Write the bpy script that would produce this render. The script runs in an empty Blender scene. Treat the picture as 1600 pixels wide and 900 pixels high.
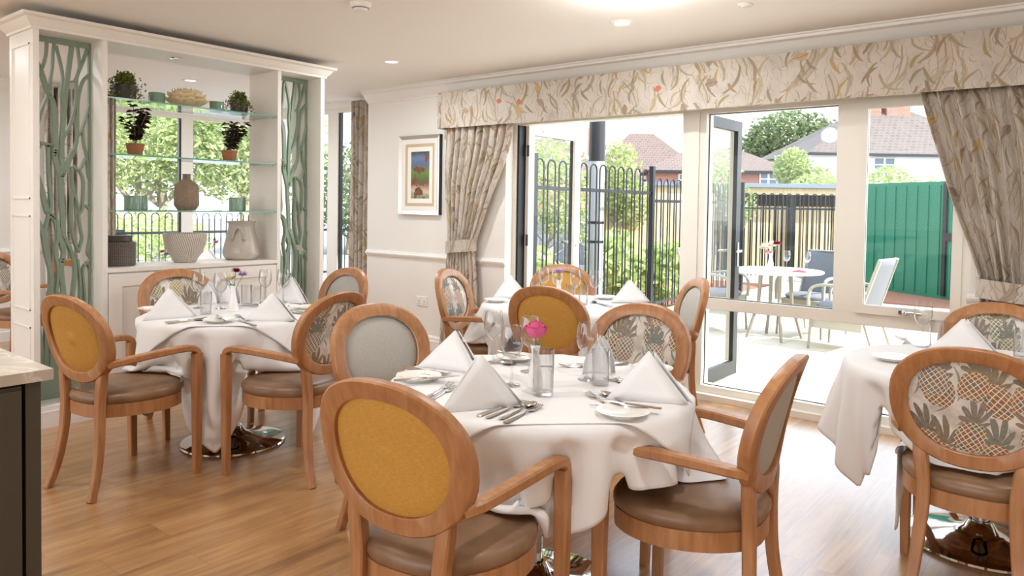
import bpy, math, random
import numpy as np
from math import sin, cos, pi, radians, sqrt, atan2
from mathutils import Vector, Matrix

S = bpy.context.scene
COL = S.collection
R_ = random.Random(7)

# ------------------------------------------------------------------ camera
cam_d = bpy.data.cameras.new('camera'); cam = bpy.data.objects.new('camera', cam_d); COL.objects.link(cam); S.camera = cam
YAW, PITCH, ROLL = -0.68085, -0.031405, 0.015554
f_ = Vector((cos(PITCH)*sin(YAW), cos(PITCH)*cos(YAW), sin(PITCH)))
r0 = Vector((cos(YAW), -sin(YAW), 0)); u0 = r0.cross(f_)
r_ = r0*cos(ROLL) + u0*sin(ROLL); u_ = -r0*sin(ROLL) + u0*cos(ROLL)
cam.matrix_world = Matrix(((r_.x, u_.x, -f_.x, 0), (r_.y, u_.y, -f_.y, 0), (r_.z, u_.z, -f_.z, 1.4), (0, 0, 0, 1)))
cam_d.sensor_width = 36; cam_d.sensor_fit = 'HORIZONTAL'; cam_d.lens = 36*1160/1600; cam_d.shift_y = -(450-359)/1600
cam_d.clip_end = 300; cam_d.clip_start = 0.05

# ------------------------------------------------------------------ light and exposure
S.view_settings.view_transform = 'Standard'; S.view_settings.look = 'None'; S.view_settings.gamma = 1.0
S.view_settings.use_curve_mapping = False; S.view_settings.exposure = 0.93
S.cycles.max_bounces = 10; S.cycles.diffuse_bounces = 5; S.cycles.glossy_bounces = 4; S.cycles.transmission_bounces = 6
S.cycles.transparent_max_bounces = 40; S.cycles.caustics_reflective = False; S.cycles.caustics_refractive = False
S.cycles.sample_clamp_indirect = 4.0; S.cycles.use_denoising = True
W = bpy.data.worlds.new('sky'); S.world = W; W.use_nodes = True
wn = W.node_tree.nodes; wl = W.node_tree.links; wn.clear()
wo = wn.new('ShaderNodeOutputWorld'); wb = wn.new('ShaderNodeBackground'); wb.inputs['Strength'].default_value = 1.9
tc = wn.new('ShaderNodeTexCoord'); sp = wn.new('ShaderNodeSeparateXYZ'); cr = wn.new('ShaderNodeValToRGB')
wl.new(tc.outputs['Generated'], sp.inputs[0]); wl.new(sp.outputs['Z'], cr.inputs[0]); wl.new(cr.outputs[0], wb.inputs[0]); wl.new(wb.outputs[0], wo.inputs[0])
cr.color_ramp.elements[0].position = 0.0; cr.color_ramp.elements[0].color = (1.04, 1.06, 1.08, 1)
cr.color_ramp.elements[1].position = 0.6; cr.color_ramp.elements[1].color = (0.78, 0.94, 1.18, 1)
sun_d = bpy.data.lights.new('sun', 'SUN'); sun_d.energy = 6.0; sun_d.angle = radians(0.8); sun_d.color = (1, 0.97, 0.92)
sun = bpy.data.objects.new('sun', sun_d); COL.objects.link(sun)
sun.rotation_euler = Vector((0.80, 0.22, 0.60)).to_track_quat('Z', 'Y').to_euler(); sun.location = (4, 12, 9)
CEIL = 2.56
LAMP_POWER = 9.0

# ------------------------------------------------------------------ material helpers
def srgb(h):
    if isinstance(h, str):
        c = [int(h[i:i+2], 16)/255 for i in (0, 2, 4)]
    else: c = h
    return tuple(x/12.92 if x <= 0.04045 else ((x+0.055)/1.055)**2.4 for x in c) + (1,)
class NT:
    def __init__(s, name):
        s.m = bpy.data.materials.new(name); s.m.use_nodes = True; s.t = s.m.node_tree; s.n = s.t.nodes; s.l = s.t.links
        s.b = s.n['Principled BSDF']; s.out = s.n['Material Output']
    def new(s, t, **k):
        n = s.n.new('ShaderNode'+t)
        for a, v in k.items(): setattr(n, a, v)
        return n
    def put(s, sock, v):
        if hasattr(v, 'is_output') or isinstance(v, bpy.types.NodeSocket): s.l.new(v, sock)
        elif isinstance(v, (tuple, list)) and sock.type == 'VECTOR': sock.default_value = v[:3]
        else: sock.default_value = v
    def math(s, op, a, b=None, c=None, clamp=False):
        n = s.new('Math', operation=op, use_clamp=clamp)
        for i, v in enumerate((a, b, c)):
            if v is not None: s.put(n.inputs[i], v)
        return n.outputs[0]
    def vmath(s, op, a, b=None):
        n = s.new('VectorMath', operation=op); s.put(n.inputs[0], a)
        if b is not None: s.put(n.inputs[3] if op == 'SCALE' else n.inputs[1], b)
        return n.outputs[0]
    def coord(s, kind='Object'):
        return s.new('TexCoord').outputs[kind]
    def mapping(s, v, scale=(1, 1, 1), rot=(0, 0, 0), loc=(0, 0, 0)):
        n = s.new('Mapping'); s.put(n.inputs[0], v); n.inputs[1].default_value = loc; n.inputs[2].default_value = rot; n.inputs[3].default_value = scale
        return n.outputs[0]
    def noise(s, v, scale, detail=3, rough=0.5, dist=0.0):
        n = s.new('TexNoise'); s.put(n.inputs['Vector'], v); n.inputs['Scale'].default_value = scale; n.inputs['Detail'].default_value = detail
        n.inputs['Roughness'].default_value = rough; n.inputs['Distortion'].default_value = dist
        return n
    def mix(s, f, a, b, mode='MIX'):
        n = s.new('Mix', data_type='RGBA', blend_type=mode); s.put(n.inputs[0], f); s.put(n.inputs[6], a); s.put(n.inputs[7], b)
        return n.outputs[2]
    def ramp(s, f, stops, interp='LINEAR'):
        n = s.new('ValToRGB'); s.put(n.inputs[0], f); e = n.color_ramp.elements; n.color_ramp.interpolation = interp
        while len(e) < len(stops): e.new(0.5)
        for q, (p, c) in zip(e, stops): q.position = p; q.color = c if len(c) == 4 else srgb(c)
        return n.outputs[0]
    def bump(s, h, strength=0.2, dist=0.01):
        n = s.new('Bump'); s.put(n.inputs['Height'], h); n.inputs['Strength'].default_value = strength; n.inputs['Distance'].default_value = dist
        s.l.new(n.outputs[0], s.b.inputs['Normal'])
    def set(s, color=None, rough=None, metal=None, spec=None, **k):
        if color is not None: s.put(s.b.inputs['Base Color'], srgb(color) if isinstance(color, str) else color)
        if rough is not None: s.put(s.b.inputs['Roughness'], rough)
        if metal is not None: s.put(s.b.inputs['Metallic'], metal)
        if spec is not None: s.b.inputs['Specular IOR Level'].default_value = spec
        return s.m
def plain(name, color, rough=0.5, metal=0.0, noise=0.0, nscale=8, spec=None):
    t = NT(name); t.set(color, rough, metal, spec)
    if noise:
        n = t.noise(t.coord(), nscale); c = srgb(color)
        t.set(t.mix(n.outputs[0], tuple(x*(1-noise) for x in c[:3])+(1,), tuple(min(1, x*(1+noise)) for x in c[:3])+(1,)))
    return t.m

M = {}
M['wall'] = plain('wall_paint', 'EBE8E3', 0.7, noise=0.015, nscale=3)
M['ceil'] = plain('ceiling_paint', 'F3F0EC', 0.8, noise=0.01, nscale=2)
M['trim'] = plain('trim_paint', 'EFEDE9', 0.4)
M['cream'] = plain('cream_joinery', 'E8E3DC', 0.45, noise=0.02, nscale=4)
M['upvc'] = plain('white_window_frame', 'E7E2D8', 0.3)
M['dark'] = plain('dark_frame', '1A1C1F', 0.35)
M['black'] = plain('black_metal', '17191C', 0.4)
M['sage'] = plain('sage_paint', '8B9F8C', 0.55, noise=0.04, nscale=6)
M['chrome'] = plain('polished_chrome', 'D8D8D8', 0.06, 1.0)
M['steel'] = plain('cutlery_steel', 'D2CFC9', 0.16, 1.0)
M['china'] = plain('white_china', 'F4F1EA', 0.12)
M['porcelain'] = plain('white_porcelain', 'F5F3F0', 0.25)
M['clothtone'] = None
M['outwhite'] = plain('white_tabletop', 'F1EFE9', 0.35)
M['brass'] = plain('brass_trim', 'C9A66B', 0.3, 0.8)
M['plastic'] = plain('white_plastic', 'EFECE8', 0.35)

def glass_mat(name, tint=(1, 1, 1, 1), base=0.04, k=0.75, power=4.0, edge=None):
    t = NT(name); t.n.remove(t.b)
    tr = t.new('BsdfTransparent'); tr.inputs[0].default_value = tint
    if edge:
        lw0 = t.new('LayerWeight'); lw0.inputs[0].default_value = 0.5; t.l.new(t.mix(t.math('POWER', lw0.outputs['Facing'], 3.0), tint, edge), tr.inputs[0])
    gl = t.new('BsdfGlossy'); gl.inputs['Roughness'].default_value = 0.02
    lw = t.new('LayerWeight'); lw.inputs[0].default_value = 0.5
    f = t.math('ADD', t.math('MULTIPLY', t.math('POWER', lw.outputs['Facing'], power), k), base, clamp=True)
    mx = t.new('MixShader'); t.l.new(f, mx.inputs[0]); t.l.new(tr.outputs[0], mx.inputs[1]); t.l.new(gl.outputs[0], mx.inputs[2])
    t.l.new(mx.outputs[0], t.out.inputs[0]); return t.m
M['glass'] = glass_mat('drinking_glass', (0.96, 0.96, 0.96, 1), 0.09, 0.85, 2.0, edge=(0.42, 0.41, 0.40, 1))
M['pane'] = glass_mat('window_glass', (0.97, 0.98, 0.975, 1), 0.010, 0.6, 5.0)
M['shelf'] = glass_mat('shelf_glass', (0.90, 0.97, 0.94, 1), 0.05, 0.8, 4.0)
M['shelf_edge'] = plain('shelf_glass_edge', '6FA898', 0.15)

def wood_mat(name, c1, c2, rough=0.38):
    t = NT(name); co = t.mapping(t.coord(), (18, 18, 2.5))
    n = t.noise(co, 2.0, 4, 0.6, 0.4)
    t.set(t.ramp(n.outputs[0], [(0.3, c1), (0.7, c2)]), rough)
    return t.m
M['beech'] = wood_mat('beech_wood', '9D6A41', 'BB865A')
M['timber'] = wood_mat('fence_timber', 'BBA47C', 'D8C49C', 0.8)
M['timber_grey'] = wood_mat('grey_fence_timber', '5F6262', '85878A', 0.85)
M['clothtone'] = None

def linen(name, c, rough=0.85, weave=900, bump=0.15):
    t = NT(name); co = t.coord(); n = t.noise(t.mapping(co, (1, 1, 1)), weave*0.2, 2)
    n2 = t.noise(co, 5, 2)
    base = srgb(c); t.set(t.mix(n2.outputs[0], tuple(x*0.97 for x in base[:3])+(1,), base), rough, spec=0.2)
    t.b.inputs['Sheen Weight'].default_value = 0.15
    t.bump(n.outputs[0], bump, 0.001); return t.m
M['cloth'] = linen('white_table_linen', 'EDECEC')
M['cloth2'] = linen('white_slip_linen', 'F1F0EF')
M['napkin'] = linen('white_napkin_linen', 'F2F1F1')
def woven(name, c1, c2, sx=260, sz=420):
    t = NT(name); co = t.coord()
    n = t.noise(t.mapping(co, (sx*0.22, 0, sz*1.6)), 1.0, 2, 0.5); n2 = t.noise(t.mapping(co, (sx*2.5, 0, 40)), 1.0, 1)
    h = t.math('ADD', t.math('MULTIPLY', n.outputs[0], 0.65), t.math('MULTIPLY', n2.outputs[0], 0.35))
    t.set(t.ramp(h, [(0.25, c1), (0.75, c2)]), 0.8, spec=0.2); t.bump(h, 0.25, 0.002); return t.m
M['yellow'] = woven('mustard_weave', 'B27E35', 'D9A958')
M['grey'] = woven('grey_weave', 'A5A29B', 'C6C3BB')
def leather(name, c1, c2):
    t = NT(name); n = t.noise(t.coord(), 9, 4); n2 = t.noise(t.coord(), 220, 2)
    t.set(t.ramp(n.outputs[0], [(0.3, c1), (0.7, c2)]), 0.38); t.bump(n2.outputs[0], 0.08, 0.001); return t.m
M['leather'] = leather('taupe_leather', '785A41', '967558')

def leaf_layer(t, uv, base, scale, seed, wid, length, bend, stops, density=0.7, ang=(0, 6.28), rib=True):
    """a scatter of curved leaf shapes laid over base"""
    p = t.mapping(uv, (scale, scale, 1), loc=(seed*3.7, seed*1.9, 0))
    v = t.new('TexVoronoi', voronoi_dimensions='2D'); t.put(v.inputs['Vector'], p); v.inputs['Scale'].default_value = 1; v.inputs['Randomness'].default_value = 0.75
    loc = t.vmath('SUBTRACT', p, v.outputs['Position'])
    sc = t.new('SeparateColor'); t.put(sc.inputs[0], v.outputs['Color'])
    a = t.math('ADD', t.math('MULTIPLY', sc.outputs[0], ang[1]-ang[0]), ang[0])
    ro = t.new('VectorRotate', rotation_type='Z_AXIS'); t.put(ro.inputs['Vector'], loc); t.put(ro.inputs['Angle'], a)
    s = t.new('SeparateXYZ'); t.put(s.inputs[0], ro.outputs[0])
    y2 = t.math('MULTIPLY', s.outputs[1], s.outputs[1])
    u = t.math('ABSOLUTE', t.math('ADD', s.outputs[0], t.math('MULTIPLY', y2, bend)))
    hw = t.math('MULTIPLY', t.math('SUBTRACT', 1, t.math('MULTIPLY', y2, 1/length**2)), wid)
    m = t.math('MULTIPLY', t.math('SUBTRACT', hw, u), 60, clamp=True)
    m = t.math('MULTIPLY', m, t.math('LESS_THAN', sc.outputs[2], density))
    col = t.ramp(sc.outputs[1], stops)
    if rib:
        rb = t.math('LESS_THAN', u, wid*0.12); col = t.mix(t.math('MULTIPLY', rb, 0.45), col, srgb('4E3B2C'))
        ed = t.math('GREATER_THAN', u, t.math('MULTIPLY', hw, 0.78)); col = t.mix(t.math('MULTIPLY', ed, 0.35), col, srgb('6A5844'))
    return t.mix(m, base, col)

def botanical(name, bright=True):
    t = NT(name); uv = t.coord('UV')
    wob = t.noise(uv, 9, 2); w2 = t.vmath('ADD', uv, t.vmath('SCALE', t.vmath('SUBTRACT', wob.outputs['Color'], (0.5, 0.5, 0.5)), 0.035))
    n = t.noise(uv, 5, 4)
    c = t.ramp(n.outputs[0], [(0.3, 'B5ABA1'), (0.5, 'C6BDB3'), (0.8, 'CBC1B3')])
    brn = [(0, '9A8568'), (0.25, 'AFA083'), (0.5, 'BAAA90'), (0.75, 'A4957E'), (1, '877A68')]
    c = leaf_layer(t, w2, c, 3.6, 1, 0.16, 0.75, 0.35, [(0, 'BFB3A1'), (0.5, 'C9BDB2'), (1, 'B0A48F')], 0.9, (-0.6, 0.6))
    c = leaf_layer(t, w2, c, 5.0, 2, 0.075, 0.72, 0.7, brn, 0.9, (-0.7, 0.7))
    c = leaf_layer(t, w2, c, 6.0, 12, 0.06, 0.7, -0.9, brn, 0.9, (-0.8, 0.8))
    c = leaf_layer(t, w2, c, 7.5, 3, 0.09, 0.55, -0.5, [(0, '8F8468'), (0.35, 'B89A58'), (0.6, '8A8774'), (1, 'A0805C')], 0.5, (-0.9, 0.9))
    c = leaf_layer(t, w2, c, 9, 4, 0.022, 0.75, 0.9, [(0, '6E6153'), (0.5, '8C7C68'), (1, '6E6A5C')], 0.9, (-0.6, 0.6), False)
    c = leaf_layer(t, w2, c, 12, 9, 0.025, 0.7, -1.2, [(0, '6E6153'), (0.5, '97876F'), (1, '77705F')], 0.8, (-0.9, 0.9), False)
    c = leaf_layer(t, w2, c, 6, 5, 0.16, 0.30, 0.3, [(0, 'CFAE66'), (0.4, 'B99A72'), (0.7, '94857A'), (1, '9A7450')], 0.20, (0, 6.28))
    c = leaf_layer(t, w2, c, 22, 6, 0.04, 0.6, 0.8, [(0, '8A8072'), (1, 'B0A084')], 0.6, (-0.9, 0.9), False)
    c = leaf_layer(t, w2, c, 5, 7, 0.13, 0.15, 0, [(0, 'C0603C'), (1, 'C9784E')], 0.07, (0, 6.28), False)
    c = t.mix(0.16, c, srgb('C2B8AC'))
    t.set(c, 0.85, spec=0.2); nb = t.noise(uv, 300, 1); t.bump(nb.outputs[0], 0.1, 0.001)
    return t.m
M['botanical'] = botanical('botanical_print_fabric')

def birch():
    t = NT('birch_print_fabric'); uv = t.coord('UV')
    n = t.noise(t.mapping(uv, (9, 1.0, 1)), 1.0, 3, 0.6); n2 = t.noise(t.mapping(uv, (14, 30, 1)), 1.0, 3, 0.7, 1.0)
    c = t.ramp(n.outputs[0], [(0.36, '3A302A'), (0.42, '9A9187'), (0.5, 'D9D4CB'), (0.62, 'E2DED6'), (0.68, '4B3F36')])
    c = t.mix(t.math('MULTIPLY', t.math('GREATER_THAN', n2.outputs[0], 0.62), 0.7), c, srgb('6B5643'))
    t.set(c, 0.85, spec=0.2); return t.m
M['birch'] = birch()

def pineapple(name, tone=0):
    t = NT(name); co = t.coord()
    s0 = t.new('SeparateXYZ'); t.put(s0.inputs[0], co)
    oi = t.new('ObjectInfo'); cb = t.new('CombineXYZ'); t.put(cb.inputs[0], t.math('ADD', s0.outputs[0], t.math('MULTIPLY', oi.outputs['Random'], 7.0)))
    t.put(cb.inputs[1], t.math('ADD', s0.outputs[2], t.math('MULTIPLY', oi.outputs['Random'], 3.0)))
    uv = cb.outputs[0]
    base = t.ramp(t.noise(uv, 14, 3).outputs[0], [(0.35, 'B9B0A4'), (0.6, 'DED8D0')])
    pal = [[(0, '4A6C70'), (0.3, '8A6A45'), (0.5, 'A8734E'), (0.7, 'A58A5A'), (1, '6C8288')],
           [(0, 'B49A66'), (0.3, '8A7A4E'), (0.6, 'C2A878'), (1, '5E7B74')]][tone]
    sp_ = [(0, '5D5344'), (0.3, '7C6038'), (0.6, '4D6A6C'), (1, 'A35A38')]
    c = leaf_layer(t, uv, base, 15, 11, 0.07, 0.7, 0.4, [(0, 'B5ADA0'), (0.5, 'A39A86'), (1, '8D9690')], 0.95, (-0.8, 0.8))
    # netted fruit bodies with spiky crowns
    for kk, (sc_, lx, ly) in enumerate(((6.2, 4.3, 2.2), (6.8, 9.1, 5.6))):
        p = t.mapping(uv, (sc_, sc_*0.72, 1), loc=(lx, ly, 0))
        v = t.new('TexVoronoi', voronoi_dimensions='2D'); t.put(v.inputs['Vector'], p); v.inputs['Scale'].default_value = 1; v.inputs['Randomness'].default_value = 0.35
        loc = t.vmath('SUBTRACT', p, v.outputs['Position']); ls = t.new('SeparateXYZ'); t.put(ls.inputs[0], loc)
        vc = t.new('SeparateColor'); t.put(vc.inputs[0], v.outputs['Color'])
        x = t.math('ADD', ls.outputs[0], t.math('MULTIPLY', ls.outputs[1], t.math('MULTIPLY', t.math('SUBTRACT', vc.outputs[2], 0.5), 0.7))); y = ls.outputs[1]
        # crown
        yc = t.math('SUBTRACT', y, 0.02); rr = t.math('SQRT', t.math('ADD', t.math('MULTIPLY', x, x), t.math('MULTIPLY', yc, yc))); ph = t.math('ARCTAN2', x, yc)
        spk = t.math('POWER', t.math('ABSOLUTE', t.math('COSINE', t.math('MULTIPLY', t.math('ADD', ph, t.math('MULTIPLY', rr, 0.6)), 6.0))), 0.7)
        lim = t.math('MULTIPLY', t.math('ADD', 0.12, t.math('MULTIPLY', spk, 0.36)), t.math('SUBTRACT', 1.15, t.math('MULTIPLY', t.math('ABSOLUTE', ph), 0.35)))
        crown_ = t.math('MULTIPLY', t.math('LESS_THAN', rr, lim), t.math('LESS_THAN', t.math('ABSOLUTE', ph), 1.7))
        cc = t.mix(t.math('MULTIPLY', t.math('SUBTRACT', 1, spk), 0.5), t.ramp(vc.outputs[1], sp_), srgb('3F4A40'))
        cc = t.mix(t.math('MULTIPLY', t.noise(uv, 60, 2).outputs[0], 0.45), cc, srgb('C9C0B0'))
        c = t.mix(crown_, c, cc)
        yb = t.math('ADD', y, 0.20); el = t.math('ADD', t.math('POWER', t.math('ABSOLUTE', t.math('DIVIDE', x, 0.31)), 2.3), t.math('POWER', t.math('ABSOLUTE', t.math('DIVIDE', yb, 0.27)), 2.3))
        body = t.math('LESS_THAN', el, 1.0)
        nv = t.new('CombineXYZ'); bul = t.math('ADD', 1.0, t.math('MULTIPLY', el, 0.25))
        t.put(nv.inputs[0], t.math('MULTIPLY', x, bul)); t.put(nv.inputs[1], t.math('MULTIPLY', yb, t.math('MULTIPLY', bul, 1.25)))
        dm = t.mapping(nv.outputs[0], (9.5, 9.5, 1), rot=(0, 0, radians(45)))
        ds = t.new('SeparateXYZ'); t.put(ds.inputs[0], dm)
        fx = t.math('ABSOLUTE', t.math('SUBTRACT', t.math('FRACT', ds.outputs[0]), 0.5)); fy = t.math('ABSOLUTE', t.math('SUBTRACT', t.math('FRACT', ds.outputs[1]), 0.5))
        net = t.math('GREATER_THAN', t.math('MAXIMUM', fx, fy), 0.41)
        tone_ = t.mix(0.55, t.ramp(vc.outputs[0], pal), t.ramp(t.noise(uv, 22, 2).outputs[0], [(0.32, pal[0][1]), (0.44, pal[3][1]), (0.54, 'A8603F' if tone == 0 else pal[2][1]), (0.66, '6F7F74')]))
        c = t.mix(body, c, t.mix(net, tone_, srgb('E4DDD0')))
    t.set(c, 0.7, spec=0.25); return t.m
M['pine'] = pineapple('pineapple_print_fabric', 0)
M['pine2'] = pineapple('golden_pineapple_print_fabric', 1)

def floor_mat():
    t = NT('oak_plank_floor'); co = t.coord()
    s = t.new('SeparateXYZ'); t.put(s.inputs[0], co)
    pw = 0.178; pl = 1.22
    row = t.math('FLOOR', t.math('DIVIDE', s.outputs[0], pw))
    wn_ = t.new('TexWhiteNoise', noise_dimensions='1D'); t.put(wn_.inputs['W'], row)
    yy = t.math('DIVIDE', t.math('ADD', s.outputs[1], t.math('MULTIPLY', wn_.outputs[0], pl)), pl)
    pk = t.math('FLOOR', yy)
    cb = t.new('CombineXYZ'); t.put(cb.inputs[0], row); t.put(cb.inputs[1], pk)
    w2 = t.new('TexWhiteNoise', noise_dimensions='2D'); t.put(w2.inputs['Vector'], cb.outputs[0])
    off = t.vmath('SCALE', w2.outputs['Color'], 20.0)
    gv = t.vmath('ADD', t.mapping(co, (14, 1.3, 1)), off)
    g = t.noise(gv, 1.0, 5, 0.62, 0.6); g2 = t.noise(t.vmath('ADD', t.mapping(co, (60, 3, 1)), off), 1.0, 3)
    h = t.math('ADD', t.math('MULTIPLY', g.outputs[0], 0.75), t.math('MULTIPLY', g2.outputs[0], 0.25))
    c = t.ramp(h, [(0.32, '895D34'), (0.48, 'AF8150'), (0.58, 'C2935E'), (0.72, 'CFA573')])
    c = t.mix(t.math('MULTIPLY', w2.outputs['Value'], 0.28), c, srgb('B08457'))
    ex = t.math('MINIMUM', t.math('FRACT', t.math('DIVIDE', s.outputs[0], pw)), t.math('SUBTRACT', 1, t.math('FRACT', t.math('DIVIDE', s.outputs[0], pw))))
    ey = t.math('MINIMUM', t.math('FRACT', yy), t.math('SUBTRACT', 1, t.math('FRACT', yy)))
    gap = t.math('MAXIMUM', t.math('LESS_THAN', ex, 0.008), t.math('LESS_THAN', ey, 0.0012))
    c = t.mix(t.math('MULTIPLY', gap, 0.5), c, srgb('7A5635'))
    t.set(c, t.math('ADD', t.math('MULTIPLY', h, 0.12), 0.26), spec=1.0)
    t.b.inputs['Coat Weight'].default_value = 0.7; t.b.inputs['Coat Roughness'].default_value = 0.25; t.b.inputs['Coat IOR'].default_value = 1.55
    t.bump(t.math('SUBTRACT', h, t.math('MULTIPLY', gap, 1.5)), 0.06, 0.002); return t.m
M['floor'] = floor_mat()
def paving():
    t = NT('pale_paving'); co = t.coord()
    b = t.new('TexBrick'); t.put(b.inputs['Vector'], t.mapping(co, (1, 1, 1))); b.inputs['Scale'].default_value = 1.0
    b.inputs['Brick Width'].default_value = 0.9; b.inputs['Row Height'].default_value = 0.6; b.inputs['Mortar Size'].default_value = 0.006
    b.inputs['Color1'].default_value = srgb('C9BFAD'); b.inputs['Color2'].default_value = srgb('D2C9B8'); b.inputs['Mortar'].default_value = srgb('9C907C')
    n = t.noise(co, 4, 4); t.set(t.mix(0.25, b.outputs[0], t.ramp(n.outputs[0], [(0.3, 'B8AD99'), (0.7, 'D8D0C0')])), 0.8); return t.m
M['paving'] = paving()
M['tarmac'] = plain('tarmac', '8E8C8A', 0.9, noise=0.1, nscale=20)
M['chips'] = plain('bark_chippings', '8A5B45', 0.95, noise=0.5, nscale=60)
def foliage(name, c1, c2, c3, tr=0.35):
    t = NT(name); n = t.new('ObjectInfo'); g = t.new('NewGeometry')
    c = t.ramp(g.outputs['Random Per Island'], [(0, c1), (0.5, c2), (1, c3)])
    t.set(c, 0.5); tl = t.new('BsdfTranslucent'); t.l.new(c, tl.inputs[0]); mx = t.new('MixShader'); mx.inputs[0].default_value = tr
    t.l.new(t.b.outputs[0], mx.inputs[1]); t.l.new(tl.outputs[0], mx.inputs[2]); t.l.new(mx.outputs[0], t.out.inputs[0]); return t.m
M['leaf'] = foliage('garden_leaves', '8A9A5E', 'A8B478', 'C6CC98', 0.5)
M['leaf_dark'] = foliage('dark_leaves', '5E6C4A', '78865A', '939C70', 0.4)
M['leaf_lime'] = foliage('lime_leaves', 'A3B56A', 'BCCB86', 'D2DCA4', 0.45)
M['leaf_pot'] = foliage('trailing_leaves', '4F5A22', '6B7630', '8A9442', 0.25)
M['leaf_burg'] = foliage('burgundy_leaves', '33191C', '4A2426', '4F5230', 0.15)
M['bark'] = plain('bark', '8F8672', 0.9, noise=0.25, nscale=20)
def tiles(name, c1, c2):
    t = NT(name); co = t.coord('UV'); b = t.new('TexBrick'); t.put(b.inputs['Vector'], co); b.inputs['Scale'].default_value = 1
    b.inputs['Brick Width'].default_value = 0.3; b.inputs['Row Height'].default_value = 0.28; b.inputs['Mortar Size'].default_value = 0.03
    b.inputs['Color1'].default_value = srgb(c1); b.inputs['Color2'].default_value = srgb(c2); b.inputs['Mortar'].default_value = srgb('6E5F57')
    n = t.noise(co, 1.5, 5, 0.7); t.set(t.mix(t.math('MULTIPLY', n.outputs[0], 0.5), b.outputs[0], srgb('70645C')), 0.85); return t.m
M['tile_grey'] = tiles('weathered_roof_tiles', '4C4642', '5D5650')
M['tile_red'] = tiles('red_brown_roof_tiles', '55423A', '634E45')
def brick(name, c1, c2):
    t = NT(name); co = t.coord('UV'); b = t.new('TexBrick'); t.put(b.inputs['Vector'], co); b.inputs['Scale'].default_value = 1
    b.inputs['Brick Width'].default_value = 0.23; b.inputs['Row Height'].default_value = 0.075; b.inputs['Mortar Size'].default_value = 0.008
    b.inputs['Color1'].default_value = srgb(c1); b.inputs['Color2'].default_value = srgb(c2); b.inputs['Mortar'].default_value = srgb('B7A69A')
    t.set(b.outputs[0], 0.85); return t.m
M['brick'] = brick('red_brick', '8E4F3B', 'A06048')
M['render'] = plain('white_render', 'EEECE8', 0.8)
M['green'] = plain('green_sheet_metal', '1F6B52', 0.35, noise=0.08, nscale=2)

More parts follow.
